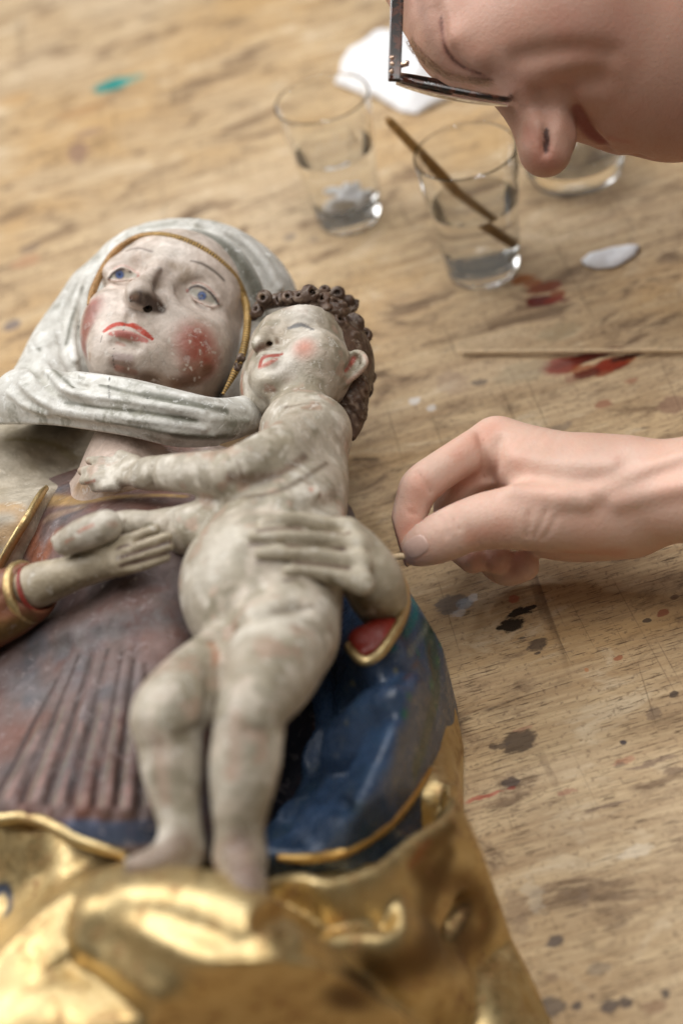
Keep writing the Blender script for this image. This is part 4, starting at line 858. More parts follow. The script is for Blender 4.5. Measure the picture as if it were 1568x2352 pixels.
    brush(V, col, g([(-40, 1350, 18), (30, 1318, 14)]), (.40, .24, .17), .7, .9); brush(V, col, g([(-60, 1420, 14), (30, 1350, 10)]), (.42, .22, .14), .6, .9)
    brush(V, col, g([(-60, 1470, 60), (20, 1450, 50), (60, 1430, 40)]), (.20, .13, .035), .85, .8)
    mkmesh('sleeve', V, Q, M_DRESS, statue, col)
    def hoop(c, a, rad, r, el=.92):
        c = np.array(c[:3]); a = np.array(a[:3]) - c; a /= np.linalg.norm(a); e1 = np.cross(a, [0, 0, 1.]); e1 /= np.linalg.norm(e1); e2 = np.cross(a, e1)
        return [(*(c + (e1 * math.cos(t) + e2 * math.sin(t) * el) * rad), r) for t in np.linspace(0, 2 * math.pi, 41)]
    k = depth(U(66, 1358, .147)[:3]) / F
    V, Q = tube(hoop(U(62, 1360, .146), U(160, 1318, .157), 68 * k, 12 * k), 10, False); mkmesh('cuff', V, Q, M_GOLD, statue, np.tile(GOLDC, (len(V), 1)))
    V, Q = tube(hoop(U(78, 1353, .149), U(170, 1314, .158), 57 * k, 6 * k), 8, False); mkmesh('cuff_lining', V, Q, M_RED, statue, np.tile([.25, .03, .02], (len(V), 1)))
mother_hands()

# --- mantle on the far shoulder, left side
def shoulder_mantle():
    lo, hi = bounds([P(-170, 960, .1), P(240, 1420, .1), P(-170, 1420, .1), P(240, 960, .1)], .01); lo[2] = 0; hi[2] = .16
    f = Field(lo, hi, .0018)
    pts = [P(*p) for p in [(60, 990, .085), (150, 1010, .078), (180, 1060, .075), (100, 1060, .085), (30, 1040, .098), (-60, 1040, .095), (0, 1100, .098), (100, 1110, .100), (150, 1120, .108), (60, 1135, .122), (0, 1150, .128), (-80, 1160, .125), (90, 1140, .126), (60, 1190, .130), (20, 1250, .122), (-40, 1250, .125), (-120, 1250, .12), (0, 1300, .112), (-80, 1320, .11), (-140, 1100, .105)]]
    poly = [P(*p) for p in [(-200, 940, .08), (230, 960, .07), (200, 1080, .085), (120, 1124, .115), (98, 1128, .126), (66, 1192, .130), (26, 1258, .122), (0, 1310, .112), (-200, 1420, .1)]]
    drape(f, pts, poly, 0, 0, .005)
    V, Q = f.mesh(2); n1 = vnoise(V, 60, 5); n2 = vnoise(V, 30, 7)
    col = np.tile(np.array([.50, .45, .37]), (len(V), 1)) * (1 + .15 * n1)[:, None]; k = np.clip(n1 * .8 + n2 * .6, 0, 1)[:, None] * .7; col = col * (1 - k) + np.array([.27, .22, .13]) * k
    g = f.hits
    brush(V, col, g([(-60, 1180, 40), (30, 1165, 34), (50, 1200, 20), (0, 1230, 40), (-60, 1240, 50)]), (.48, .32, .17), .85, .8); brush(V, col, g([(20, 1010, 20), (120, 1020, 24), (170, 1050, 24)]), (.30, .25, .13), .7, .9)
    mkmesh('shoulder_mantle', V, Q, M_TAN, statue, col)
    V, Q = tube(catmull([U(108, 1120, .124, 5), U(92, 1140, .128, 8), U(66, 1186, .132, 9), U(40, 1228, .128, 9), U(14, 1274, .12, 9), U(-8, 1320, .11, 8)], 8), 10, flat=1.4)
    mkmesh('mantle_edge', V, Q, M_GOLD, statue, np.tile(GOLDC * .9, (len(V), 1)))
shoulder_mantle()

# --- blue mantle on the near side
def blue_mantle():
    lo, hi = bounds([P(540, 1200, .1), P(1080, 1250, .02), P(1100, 1900, .02), P(500, 2020, .1), P(1000, 2000, .1)], .01); lo[2] = 0; hi[2] = .165
    f = Field(lo, hi, .0017)
    pts = [P(*p) for p in [(912, 1310, .085), (945, 1365, .085), (975, 1425, .085), (1008, 1472, .068), (1012, 1560, .058), (1000, 1660, .052), (975, 1760, .060), (940, 1822, .075), (895, 1880, .092), (850, 1917, .102), (790, 1950, .108), (700, 1965, .105), (610, 1955, .10),
        (930, 1440, .104), (960, 1500, .092), (900, 1520, .112), (850, 1540, .112), (800, 1530, .108), (860, 1580, .108), (776, 1634, .096), (840, 1608, .112), (906, 1583, .116), (960, 1560, .092), (800, 1672, .078), (870, 1648, .092), (945, 1640, .084), (910, 1668, .112), (890, 1700, .112), (862, 1754, .110), (845, 1800, .112), (826, 1850, .120), (800, 1870, .112),
        (780, 1730, .088), (725, 1800, .080), (760, 1850, .094), (700, 1880, .088), (690, 1670, .040), (690, 1780, .045), (650, 1860, .055), (600, 1900, .07), (700, 1580, .06), (735, 1640, .066), (920, 1735, .074), (890, 1795, .080), (880, 1850, .094), (985, 1600, .074), (968, 1700, .070), (945, 1780, .076), (760, 1910, .096), (700, 1935, .098), (900, 1390, .10), (840, 1440, .10), (700, 1450, .06)]]
    poly = [P(*p) for p in [(915, 1300, .085), (950, 1362, .085), (986, 1424, .080), (1014, 1470, .066), (1019, 1567, .056), (1008, 1660, .052), (984, 1762, .060), (945, 1828, .075), (900, 1884, .092), (850, 1921, .102), (790, 1953, .108), (700, 1969, .105), (600, 1960, .10), (540, 1900, .08), (560, 1500, .08), (700, 1300, .08)]]
    r1 = [U(752, 1668, .088), U(782, 1640, .112), U(840, 1608, .124), U(906, 1582, .128), U(940, 1572, .118)]
    r2 = [U(926, 1610, .112), U(908, 1664, .124), U(888, 1706, .125), U(862, 1756, .124), U(845, 1804, .126), U(824, 1850, .130), U(790, 1880, .118)]
    r3 = [U(700, 1840, .086), U(740, 1870, .104), U(790, 1890, .112)]
    drape(f, pts, poly, 0, 0.0, .007, lam=.0012, folds=[(r1, .9, 1.2, .005, .004), (r2, 1.2, .9, .004, .004), (r3, .8, .8, .006, .006)])
    f.chain(CH_([(720, 1560, .085, 40), (712, 1640, .080, 50), (705, 1730, .075, 52), (672, 1820, .080, 44), (628, 1900, .085, 30)]), .010, 's')
    V, Q = f.mesh(2); n1 = vnoise(V, 45, 41); n2 = vnoise(V, 130, 42)
    col = np.tile(np.array([.036, .072, .15]), (len(V), 1)) * (1 + .25 * n1 + .2 * n2)[:, None]; g = f.hits
    brush(V, col, g([(940, 1350, 40), (985, 1450, 46), (1000, 1560, 50), (985, 1660, 46), (955, 1760, 44)]), (.018, .055, .042), .95, .6)
    brush(V, col, g([(930, 1330, 16), (950, 1380, 20), (945, 1430, 18), (900, 1490, 12)]), (.0, .14, .16), .9, .7); brush(V, col, g([(965, 1400, 10), (975, 1450, 14), (940, 1500, 18)]), (.24, .26, .22), .6, .9)
    for u, v, r in ((1004, 1520, 22), (1010, 1480, 14), (990, 1570, 20), (940, 1600, 16), (960, 1500, 16), (930, 1640, 18), (1000, 1620, 14)): brush(V, col, g([(u, v, r)]), (.0, .14, .075), .85, .8)
    for u, v, r in ((980, 1690, 26), (965, 1640, 18), (955, 1720, 18), (1000, 1590, 12)): brush(V, col, g([(u, v, r)]), (.20, .20, .185), .7, .9)
    for p in ([(930, 1560, 12), (960, 1520, 10)], [(985, 1480, 10), (990, 1540, 12)]): brush(V, col, g(p), (.10, .045, .03), .7, .9)
    for u, v, r in ((810, 1570, 12), (908, 1540, 9), (795, 1660, 7), (990, 1475, 9)): brush(V, col, g([(u, v, r)]), (.32, .30, .14), .7, .8)
    mkmesh('mantle', V, Q, M_BLUE, statue, col)
    tr = [U(984, 1766, .056, 9), U(945, 1832, .072, 11), U(900, 1888, .088, 12), U(850, 1925, .098, 13), U(790, 1956, .104, 13), U(740, 1968, .104, 12), U(690, 1972, .102, 12), U(640, 1970, .10, 10)]
    V, Q = tube(catmull(tr, 8), 12); mkmesh('mantle_hem', V, Q, M_GOLD, statue, np.tile(GOLDC * np.array([1, .85, .6]), (len(V), 1)))
    # sleeve opening round the mother's wrist
    rg = [U(893, 1296, .112, 9), U(914, 1320, .114, 11), U(929, 1360, .116, 12), U(930, 1396, .118, 12), U(916, 1434, .122, 12), U(892, 1474, .126, 12), U(866, 1506, .128, 12), U(838, 1519, .130, 12), U(814, 1504, .130, 11), U(798, 1482, .128, 9)]
    V, Q = tube(catmull(rg, 8), 12); mkmesh('sleeve_trim', V, Q, M_GOLD, statue, np.tile(GOLDC, (len(V), 1)))
    f = Field(*bounds(CH_([(770, 1400, .12, 20), (930, 1530, .12, 20)]), .02), .0014)
    f.chain(CH_([(832, 1470, .124, 34), (868, 1455, .122, 38), (904, 1400, .112, 28), (912, 1350, .108, 20)]), .0, flat=(np.array([0, -.3, 1.]), .55))
    f.chain(CH_([(834, 1500, .124, 14), (866, 1486, .122, 14), (895, 1450, .118, 12)]), .006)
    V, Q = f.mesh(1); mkmesh('sleeve_lining', V, Q, M_RED, statue, np.tile([.24, .022, .012], (len(V), 1)))
blue_mantle()

# --- gilded folds of the mantle lining and skirt, down to the bench
def gold_folds():
    lo, hi = bounds([P(-170, 1880, .1), P(1120, 1540, .02), P(1330, 2420, .0), P(-200, 2520, .15), P(1300, 2420, 0)], .012); lo[2] = 0; hi[2] = .205; lo[1] -= .07
    f = Field(lo, hi, .0019)
    pts = [P(*p) for p in [
        # right flank band
        (1012, 1570, .040), (1028, 1575, .012), (1004, 1650, .040), (1046, 1650, .010), (985, 1720, .044), (1058, 1703, .012), (1005, 1760, .045), (1048, 1771, .022), (950, 1830, .060), (995, 1815, .066), (1038, 1828, .060), (1012, 1868, .066),
        (930, 1890, .080), (960, 1925, .074), (890, 1985, .076), (850, 1945, .050), (760, 1985, .050), (660, 1990, .056), (820, 2016, .088), (740, 2034, .095), (660, 2030, .098),
        # bowl between the two rims
        (700, 2066, .088), (780, 2076, .084), (850, 2080, .080), (888, 2070, .082), (630, 2090, .060), (650, 2130, .060), (720, 2130, .084), (800, 2124, .084), (870, 2118, .080), (900, 2128, .076), (830, 2160, .080), (720, 2186, .090), (640, 2196, .092),
        # shaded fall below, base wedge
        (970, 2060, .016), (1010, 1990, .014), (1044, 1940, .010), (980, 2130, .012), (1000, 2200, .010), (1060, 2080, .014), (1070, 2150, .006), (1110, 2060, .010), (1150, 2150, .012), (1120, 2230, .028), (1180, 2260, .018), (1230, 2280, .006), (1060, 2280, .036), (1150, 2330, .026), (1260, 2340, .004), (960, 2280, .026), (900, 2230, .024), (800, 2260, .036), (840, 2340, .03), (730, 2310, .05), (1040, 2400, .03), (1250, 2420, .012),
        # left: flat gilding, platform, big ridges
        (60, 1930, .126), (160, 1960, .128), (0, 1990, .110), (100, 2010, .116), (190, 2000, .124), (-100, 1960, .11), (-60, 2080, .10), (20, 2080, .102), (257, 1990, .138), (300, 2010, .142), (420, 2020, .148), (540, 2050, .150), (600, 2060, .142),
        (240, 2060, .155), (128, 2090, .138), (60, 2150, .138), (0, 2200, .138), (300, 2062, .160), (420, 2072, .166), (514, 2096, .168), (575, 2140, .162), (590, 2180, .146), (300, 2105, .158), (400, 2125, .156), (500, 2175, .154), (590, 2220, .150),
        (250, 2110, .160), (385, 2168, .166), (513, 2228, .168), (640, 2272, .164), (670, 2300, .12), (231, 2145, .140), (330, 2200, .138), (450, 2270, .136), (560, 2310, .132), (640, 2330, .115), (150, 2180, .128), (100, 2240, .132), (220, 2260, .140), (100, 2330, .148), (0, 2330, .142), (250, 2350, .146), (380, 2350, .140), (-100, 2300, .13), (500, 2400, .125), (100, 2440, .14), (300, 2440, .14), (-100, 2450, .13), (700, 2400, .09)]]
    poly = [P(*p) for p in [(1010, 1545, .03), (1030, 1575, .008), (1050, 1645, .006), (1062, 1703, .008), (1054, 1771, .02), (1050, 1850, .03), (1050, 1925, .004), (1275, 2350, .0), (1330, 2460, 0), (700, 2520, .05), (-220, 2560, .1), (-200, 1880, .1), (300, 1900, .11), (600, 1960, .08), (900, 1850, .05)]]
    A = [U(1050, 1800, .066), U(1043, 1836, .086), U(1014, 1880, .098), U(943, 1926, .110), U(885, 1974, .120), U(838, 2000, .126), U(750, 2024, .134), U(683, 2010, .138), U(620, 2022, .136)]
    B = [U(898, 2044, .104), U(918, 2092, .108), U(914, 2134, .110), U(880, 2156, .114), U(795, 2156, .120), U(705, 2186, .128), U(640, 2200, .130), U(600, 2190, .12)]
    R1 = [U(226, 2076, .168), U(300, 2046, .176), U(420, 2052, .182), U(514, 2086, .184), U(575, 2134, .182), U(592, 2160, .170)]
    R2 = [U(220, 2082, .166), U(290, 2112, .174), U(385, 2162, .180), U(513, 2222, .183), U(600, 2254, .182), U(668, 2274, .176)]
    Cc = [U(300, 1994, .146), U(200, 2040, .154), U(128, 2080, .156), U(58, 2144, .156), U(0, 2204, .155), U(-60, 2290, .15)]
    drape(f, pts, poly, 0, 0, .004, lam=.006, folds=[(A, 2.4, 3.5, .006, .003), (B, 3.2, 1.2, .006, .005), (Cc, 1.0, 1.7, .008, .006), (R1, .9, 1.1, .010, .004), (R2, .8, 1.5, .009, .004)])
    f.chain(CH_([(60, 2400, .13, 90), (130, 2340, .130, 80)]), .03)
    f.chain(CH_([(1000, 1690, .030, 20), (1010, 1770, .036, 26), (1006, 1820, .050, 30)]), .015)
    # hollows
    f.chain(CH_([(640, 2078, .100, 30), (650, 2116, .100, 38), (640, 2150, .105, 30)]), .012, 's'); f.chain(CH_([(1068, 2090, .060, 36), (1066, 2140, .060, 44), (1060, 2190, .062, 36)]), .015, 's'); f.chain(CH_([(950, 1890, .082, 10), (900, 1930, .088, 22), (840, 1966, .092, 28), (760, 1990, .098, 28), (680, 1986, .104, 26), (620, 1986, .104, 20)]), .003, 's')
    f.chain(CH_([(220, 2150, .172, 14), (330, 2230, .176, 22), (450, 2300, .176, 26), (590, 2345, .17, 26)]), .02, 's')
    f.chain(CH_([(940, 2020, .060, 26), (980, 2090, .045, 34), (900, 2200, .075, 30)]), .02, 's')
    V, Q = f.mesh(2); n1 = vnoise(V, 40, 51); g = f.hits
    col = np.tile(GOLDC, (len(V), 1)) * (1 + .08 * n1)[:, None]
    brush(V, col, g([(1040, 1900, 30), (960, 2000, 60), (1080, 2040, 60), (1110, 2150, 60), (960, 2200, 90), (800, 2300, 80)]), (.17, .10, .038), .85, .9); brush(V, col, g([(1030, 1960, 40), (990, 2040, 70), (990, 2160, 80), (880, 2230, 70), (780, 2280, 70)]), (.12, .07, .028), .8, .8)  # lower right flank painted brown to deepen its shadow
    brush(V, col, g([(1064, 2080, 46), (1064, 2140, 60), (1060, 2190, 46)]), (.16, .10, .05), .8, .8); brush(V, col, g([(640, 2080, 46), (640, 2140, 50)]), (.30, .17, .06), .7, .9)  # hollows painted darker too, shade put into the colour
    brush(V, col, g([(1058, 1660, 12), (1062, 1720, 14), (1052, 1790, 14), (1050, 1860, 14)]), (.36, .22, .10), .7, .8); brush(V, col, g([(940, 1990, 14), (985, 1930, 14), (960, 1960, 14)]), (.40, .17, .08), .7, .8)  # side band turning into shadow, painted orange-brown
    brush(V, col, g([(-30, 2060, 20), (15, 2040, 18), (18, 2100, 16)]), (.03, .06, .13), .9, .7)
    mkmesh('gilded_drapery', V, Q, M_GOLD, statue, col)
gold_folds()
# ------------------------------------------------------------------ the restorer
M_SKIN = skin_mat('skin'); M_NAIL = plain('nail', (.66, .45, .38), .28, 0, 0, 200, .04)
M_WOOL = plain('dark_knit', (.05, .06, .075), .9, 0, .002, 500, .3, .2); M_BROW = plain('brow_hair', (.30, .17, .09), .5, 0, 0, 300, .2)
HC = PD(1430, -40, .89)
person = thing('person', (HC[0] + .45, HC[1] - .05, 0), 'person with glasses bending over the statue and pinching a short wooden stick', 'person')
def patch(f, cu, cv, du, dv, ang, n=10, lift=.0004, crown=.0006):
    """small curved plate lying on a surface, outline a rounded oval"""
    V = []; Q = []; ca, sa = math.cos(ang), math.sin(ang); m = 20
    for i in range(n + 1):
        for j in range(m):
            a = 2 * math.pi * j / m; r = i / n; e = 3.0
            x = math.copysign(abs(math.cos(a)) ** (2 / e), math.cos(a)) * r * du; y = math.copysign(abs(math.sin(a)) ** (2 / e), math.sin(a)) * r * dv
            p = f.hit(cu + x * ca - y * sa, cv + x * sa + y * ca)
            if p is None: p = V[-1] if V else PD(cu, cv, .9)
            V.append(p - fw * (lift + crown * (1 - r * r) * .5 - (.0008 if i == n else 0)))
    for i in range(n):
        for j in range(m): Q.append((i * m + j, i * m + (j + 1) % m, (i + 1) * m + (j + 1) % m, (i + 1) * m + j))
    return np.array(V), Q
def restorer():
    # hand and forearm
    f = Field(*bounds(CH_([(870, 930, .15, 0), (1720, 1330, .0, 0), (1720, 930, .16, 0), (1000, 1350, .0, 0)]), .012), .0012)
    c = f.chain
    c(CH_([(1900, 1095, .115, 140), (1700, 1112, .096, 130), (1568, 1126, .084, 122), (1450, 1132, .080, 116), (1370, 1128, .080, 112)]), 0)
    c(CH_([(1420, 1112, .084, 108), (1290, 1095, .088, 104), (1195, 1052, .094, 80), (1150, 1022, .098, 62)]), .012)
    c(CH_([(1440, 1186, .062, 98), (1330, 1196, .056, 96), (1262, 1200, .056, 84)]), .014)
    c(CH_([(1150, 1040, .092, 56), (1180, 1075, .080, 56), (1215, 1110, .068, 60)]), .012)                      # knuckle row
    c(CH_([(1155, 1046, .088, 54), (1100, 1078, .088, 48), (1052, 1116, .082, 44), (1036, 1170, .066, 42), (1046, 1240, .052, 38), (1086, 1282, .050, 36)]), .004)   # middle finger
    c(CH_([(1185, 1080, .075, 52), (1110, 1150, .062, 46), (1080, 1210, .046, 42), (1092, 1262, .042, 40), (1142, 1284, .048, 35)]), .003)                            # ring finger
    c(CH_([(1215, 1110, .062, 50), (1140, 1200, .042, 44), (1128, 1270, .032, 42), (1160, 1306, .034, 40), (1202, 1300, .042, 36)]), .003)                            # little finger
    c(CH_([(1400, 1178, .074, 96), (1290, 1180, .084, 90), (1190, 1188, .090, 76), (1120, 1196, .093, 66), (1080, 1206, .094, 61)]), .008)                             # thumb base
    c(CH_([(1132, 1014, .098, 54), (1080, 1040, .104, 48), (1040, 1062, .106, 45), (985, 1100, .106, 46), (962, 1122, .104, 46)]), .005)                                # index
    c(CH_([(985, 1100, .106, 46), (962, 1122, .104, 46), (946, 1162, .098, 42), (936, 1200, .093, 40), (926, 1246, .084, 37), (922, 1276, .078, 30)]), .0012)
    c(CH_([(1120, 1196, .093, 66), (1070, 1208, .095, 60), (1036, 1224, .096, 60), (1000, 1240, .095, 56), (972, 1254, .093, 47), (958, 1261, .091, 40)]), .0012)       # thumb
    h = f.hits
    # creases, tendons, veins
    c(h([(1100, 996, 3), (1112, 1040, 5), (1112, 1096, 6)], -1), .005, 's'); c(h([(1148, 1010, 3), (1140, 1060, 4), (1126, 1100, 4)], -1), .006, 's')
    for p, r in (([(1010, 1184), (1018, 1206), (1026, 1230)], 2.2), ([(1038, 1188), (1046, 1204), (1054, 1216)], 2.), ([(958, 1084), (972, 1104), (988, 1130)], 2.2), ([(940, 1176), (956, 1184), (968, 1196)], 2.), ([(1214, 1178), (1216, 1202), (1208, 1232)], 1.9), ([(1252, 1172), (1244, 1202), (1226, 1232)], 2.2), ([(1278, 1186), (1264, 1215), (1244, 1240)], 1.4)):
        c(h([(a, b, r) for a, b in p], -1), .0030, 's')
    c(h([(1190, 1052, 10), (1280, 1070, 11), (1400, 1070, 10)], 6), .010); c(h([(1290, 1150, 9), (1380, 1130, 10), (1480, 1080, 9), (1568, 1050, 9)], 5), .008); c(h([(1420, 1150, 9), (1500, 1130, 9), (1600, 1110, 9)], 5), .010)
    c(h([(1180, 1130, 10), (1280, 1140, 12), (1340, 1150, 10)], 5), .010)
    V, Q = f.mesh(2); n1 = vnoise(V, 50, 61); col = np.tile(np.array([.69, .465, .37]), (len(V), 1)) * (1 + .05 * n1)[:, None]; h = f.hits
    RDp = (.64, .32, .23)
    for p in ([(1127, 985, 40), (1050, 1040, 34)], [(960, 1110, 44), (930, 1200, 40), (920, 1270, 36)], [(1090, 1090, 34), (1050, 1120, 34)], [(960, 1260, 40)], [(1100, 1290, 44), (1180, 1300, 50)], [(1150, 1215, 40), (1080, 1235, 30)], [(1300, 1270, 40), (1420, 1270, 40)]): brush(V, col, h(p), RDp, .6, .9)
    brush(V, col, h([(1020, 1170, 30), (1100, 1130, 34), (1200, 1090, 40)]), (.78, .57, .47), .5, .9); brush(V, col, h([(1300, 1060, 60), (1450, 1050, 60)]), (.76, .56, .47), .5, .9); brush(V, col, h([(1420, 1150, 60), (1560, 1140, 60)]), (.70, .46, .37), .5, .9)
    for p in ([(1010, 1184, 2.5), (1026, 1230, 2.5)], [(1040, 1190, 2.5), (1054, 1214, 2.5)], [(1214, 1178, 4), (1208, 1232, 4)], [(1252, 1172, 4), (1226, 1232, 4)], [(1110, 1010, 4), (1112, 1096, 4)], [(965, 1090, 4), (988, 1128, 4)]): brush(V, col, h(p), (.50, .25, .18), .6, .8)
    hand = (V, Q, col); FH = f
    # head
    f = Field(PD(1120, 150, .83) - np.array([.13, .12, .16]), PD(1120, 150, .83) + np.array([.34, .25, .22]), .0019); c = f.chain
    f.ell(PD(1500, -150, .97), (.105, .088, .095)); c(DH_([(1640, -60, .97, 240), (1900, -60, 1.02, 240), (2100, -40, 1.06, 270)]), .03)
    c(DH_([(960, -160, .93, 150), (1000, -70, .90, 132), (1056, 74, .872, 108), (1110, 100, .870, 96)]), .03)                    # forehead to brow
    c(DH_([(1080, 96, .868, 88), (1180, 80, .858, 120), (1260, 40, .850, 150)]), .02)
    c(DH_([(1330, 70, .856, 178), (1440, 130, .866, 178)]), .03)                                                               # cheek
    c(DH_([(1520, 210, .880, 156), (1570, 214, .886, 154), (1700, 150, .93, 190)]), .02)                                          # jaw and chin
    c(DH_([(1350, 236, .884, 92), (1400, 262, .884, 74)]), .014)                                                               # upper lip
    c(DH_([(1424, 288, .880, 46), (1400, 272, .866, 36)]), .010)
    c(DH_([(1186, 150, .866, 70), (1216, 214, .865, 62), (1236, 272, .863, 52), (1252, 342, .860, 50)]), .018)                        # nose
    c(DH_([(1200, 238, .868, 37), (1222, 300, .866, 36), (1245, 350, .862, 43)]), .012)
    c(DH_([(1284, 314, .856, 30), (1270, 300, .850, 28), (1260, 352, .852, 38)]), .012)
    c(DH_([(1236, 296, .849, 24), (1226, 330, .851, 22)]), .012)
    h = f.hits
    c(h([(1252, 296, 8), (1254, 322, 12), (1252, 348, 10)], 4), .002, 's'); c(h([(1252, 300, 5), (1254, 322, 8), (1252, 344, 6)], 22), .002, 's')
    c(h([(1238, 214, 4), (1250, 246, 6), (1262, 276, 4)], -2), .010, 's')
    c(h([(1306, 214, 5), (1326, 254, 10), (1350, 296, 12), (1386, 334, 11)], 0), .005, 's'); c(DH_([(1392, 348, .884, 16)]), .006, 's'); c(DH_([(1464, 356, .886, 14)]), .010, 's')
    c(h([(1006, 20, 6), (1020, 80, 8), (1036, 126, 8), (1068, 154, 8), (1116, 174, 5)], 0), .008, 's'); c(h([(1066, 92, 16), (1096, 128, 16)], 11), .016); c(h([(1042, 110, 3), (1060, 142, 4), (1100, 168, 3)], -1), .004, 's')
    c(h([(1190, 136, 4), (1260, 122, 5), (1340, 118, 5), (1400, 126, 4)], -3), .012, 's'); c(h([(1300, 200, 6), (1330, 190, 7), (1370, 186, 6)], -2), .016, 's')
    c(DH_([(1500, -290, .865, 22), (1560, -360, .85, 24), (1640, -340, .85, 24), (1640, -260, .86, 22), (1580, -210, .87, 24), (1520, -220, .875, 22)]), .006)      # ear, above the picture
    V, Q = f.mesh(2); n1 = vnoise(V, 40, 71); col = np.tile(np.array([.47, .275, .205]), (len(V), 1)) * (1 + .05 * n1)[:, None]; h = f.hits
    brush(V, col, h([(1240, 360, 44), (1270, 370, 40), (1210, 300, 34)]), (.42, .19, .135), .7, .9); brush(V, col, h([(1322, 246, 22), (1350, 296, 30), (1384, 322, 26)]), (.25, .06, .05), .9, .8); brush(V, col, h([(1400, 318, 18), (1440, 326, 12)]), (.44, .20, .16), .7, .9)
    brush(V, col, h([(1300, 60, 90), (1420, 60, 90)]), (.49, .265, .205), .6, .9); brush(V, col, h([(1012, 50, 12), (1026, 116, 14), (1058, 150, 13), (1112, 173, 9)]), (.30, .12, .08), .75, .9); brush(V, col, h([(1012, 40, 5), (1024, 112, 6), (1054, 147, 6), (1110, 171, 4)]), (.10, .04, .03), .85, .7); brush(V, col, h([(960, 60, 30), (1000, 140, 26)]), (.44, .27, .19), .5, .9); brush(V, col, h([(1253, 300, 9), (1254, 322, 12), (1252, 346, 9)]), (.05, .015, .01), .95, .6)  # eyelid crease and nostril painted dark, shade put into the skin colour
    head = (V, Q, col); FF = f
    # shoulders, torso and upper arm, all outside the picture
    nb = PD(2080, -40, 1.05); el = np.array(U(2350, 1075, .13)[:3])
    lo = np.minimum(nb, el) - np.array([.15, .30, .12]); hi = np.maximum(nb, el) + np.array([.35, .42, .2]); lo[2] = .02
    ch = nb + np.array([.22, .04, -.10]); sh1 = nb + np.array([.06, -.18, -.06]); sh2 = nb + np.array([.06, .19, -.05])
    def torso(f, g):
        r4 = lambda p, r: (*p, r + g)
        f.chain([r4(nb + [-.03, 0, 0], .062), r4(nb + [.06, 0, -.02], .075)], .0); f.chain([r4(sh1, .07), r4(nb + [.05, 0, -.04], .085), r4(sh2, .07)], .03)
        f.chain([r4(nb + [.07, .01, -.06], .13), r4(ch, .145), r4(ch + [.18, .02, -.14], .15)], .04)
        f.chain([r4(sh1, .058), r4((sh1 + el) / 2 + [.05, 0, 0], .05), r4(el, .043)], .02)
        f.chain([r4(el, .043), (*U(2100, 1085, .125)[:3], .038 + g), (*U(1900, 1095, .115)[:3], .0365 + g)], .01)
    f = Field(lo, hi, .008); torso(f, 0); tv, tq = f.mesh(1)
    parts = [hand, head, (tv, tq, np.tile([.55, .34, .27], (len(tv), 1)))]
    off = 0; AV = []; AQ = []; AC = []
    for v, q, k in parts: AV.append(v); AQ.append(q + off); AC.append(k); off += len(v)
    mkmesh('body', np.concatenate(AV), np.concatenate(AQ), M_SKIN, person, np.concatenate(AC))
    f = Field(lo, hi, .007); torso(f, .009); f.chain([(*(nb + [-.14, 0, .02]), .085), (*(nb + [-.0, 0, 0]), .085)], .0, 's'); f.chain([(*U(1990, 1090, .12)[:3], .07), (*U(1700, 1100, .1)[:3], .07)], 0, 's'); v, q = f.mesh(2)
    mkmesh('sweater', v, q, M_WOOL, person)
    v, q = patch(FH, 955, 1256, 30, 24, -.55); mkmesh('nail', v, q, M_NAIL, person)
    # cropped hair over the crown, above the picture
    f = Field(PD(1400, -150, .93) - np.array([.22, .17, .17]), PD(1400, -150, .93) + np.array([.17, .17, .17]), .0028)
    f.ell(PD(1500, -150, .97), (.112, .095, .102)); f.chain(DH_([(955, -205, .935, 158), (1000, -160, .92, 150), (1200, -200, .93, 250)]), .03); f.ell(PD(1420, -170, .95), (.115, .09, .10), .03)
    f.cutview([(300, -95), (880, -85), (1120, -140), (1300, -230), (1500, -260), (1700, -150), (2300, -100), (2300, -2000), (300, -2000)], 'i', 0, 9, .004)
    v, q = f.mesh(2); v = v + .0016 * np.stack([vnoise(v, 240, k) for k in (1, 2, 3)], 1); mkmesh('hair', v, q, M_BROW, person)
    # brow hairs standing off the ridge
    st = []
    for _ in range(420):
        t = rng.random(); a = [(938, 92), (962, 128), (988, 152), (1024, 176), (1070, 186), (1124, 190)]; i = min(int(t * 5), 4); k = t * 5 - i
        u = a[i][0] * (1 - k) + a[i + 1][0] * k; v = a[i][1] * (1 - k) + a[i + 1][1] * k
        s = 15 * rng.random() ** 1.2 - 2; nx, ny = (.62, -.78); u += nx * s; v += ny * s
        p = FF.hit(u, v)
        if p is None: continue
        px = depth(p) / F; tng = np.array([.75, .5]) if u < 1000 else np.array([.95, .12]); L = (14 + 14 * rng.random()) * px
        d1 = RT * (-nx * .7 + tng[0] * .3 + rng.normal() * .25) - UP * (-ny * .6 + tng[1] * .3 + rng.normal() * .25) - fw * (.3 + .3 * rng.random()); d1 /= np.linalg.norm(d1)
        d2 = RT * tng[0] * (1 + .3 * rng.normal()) - UP * tng[1] - fw * .2; d2 /= np.linalg.norm(d2)
        st.append(tube([(*p, .00010), (*(p + d1 * L * .45), .00009), (*(p + d1 * L * .7 + d2 * L * .3), .00007), (*(p + d1 * L * .8 + d2 * L * .7), .00003)], 3))
    v, q = merge(st); o = mkmesh('eyebrow', v, q, M_BROW, person); o['kind'] = 'stuff'
    return FH, FF
FHAND, FHEAD = restorer()

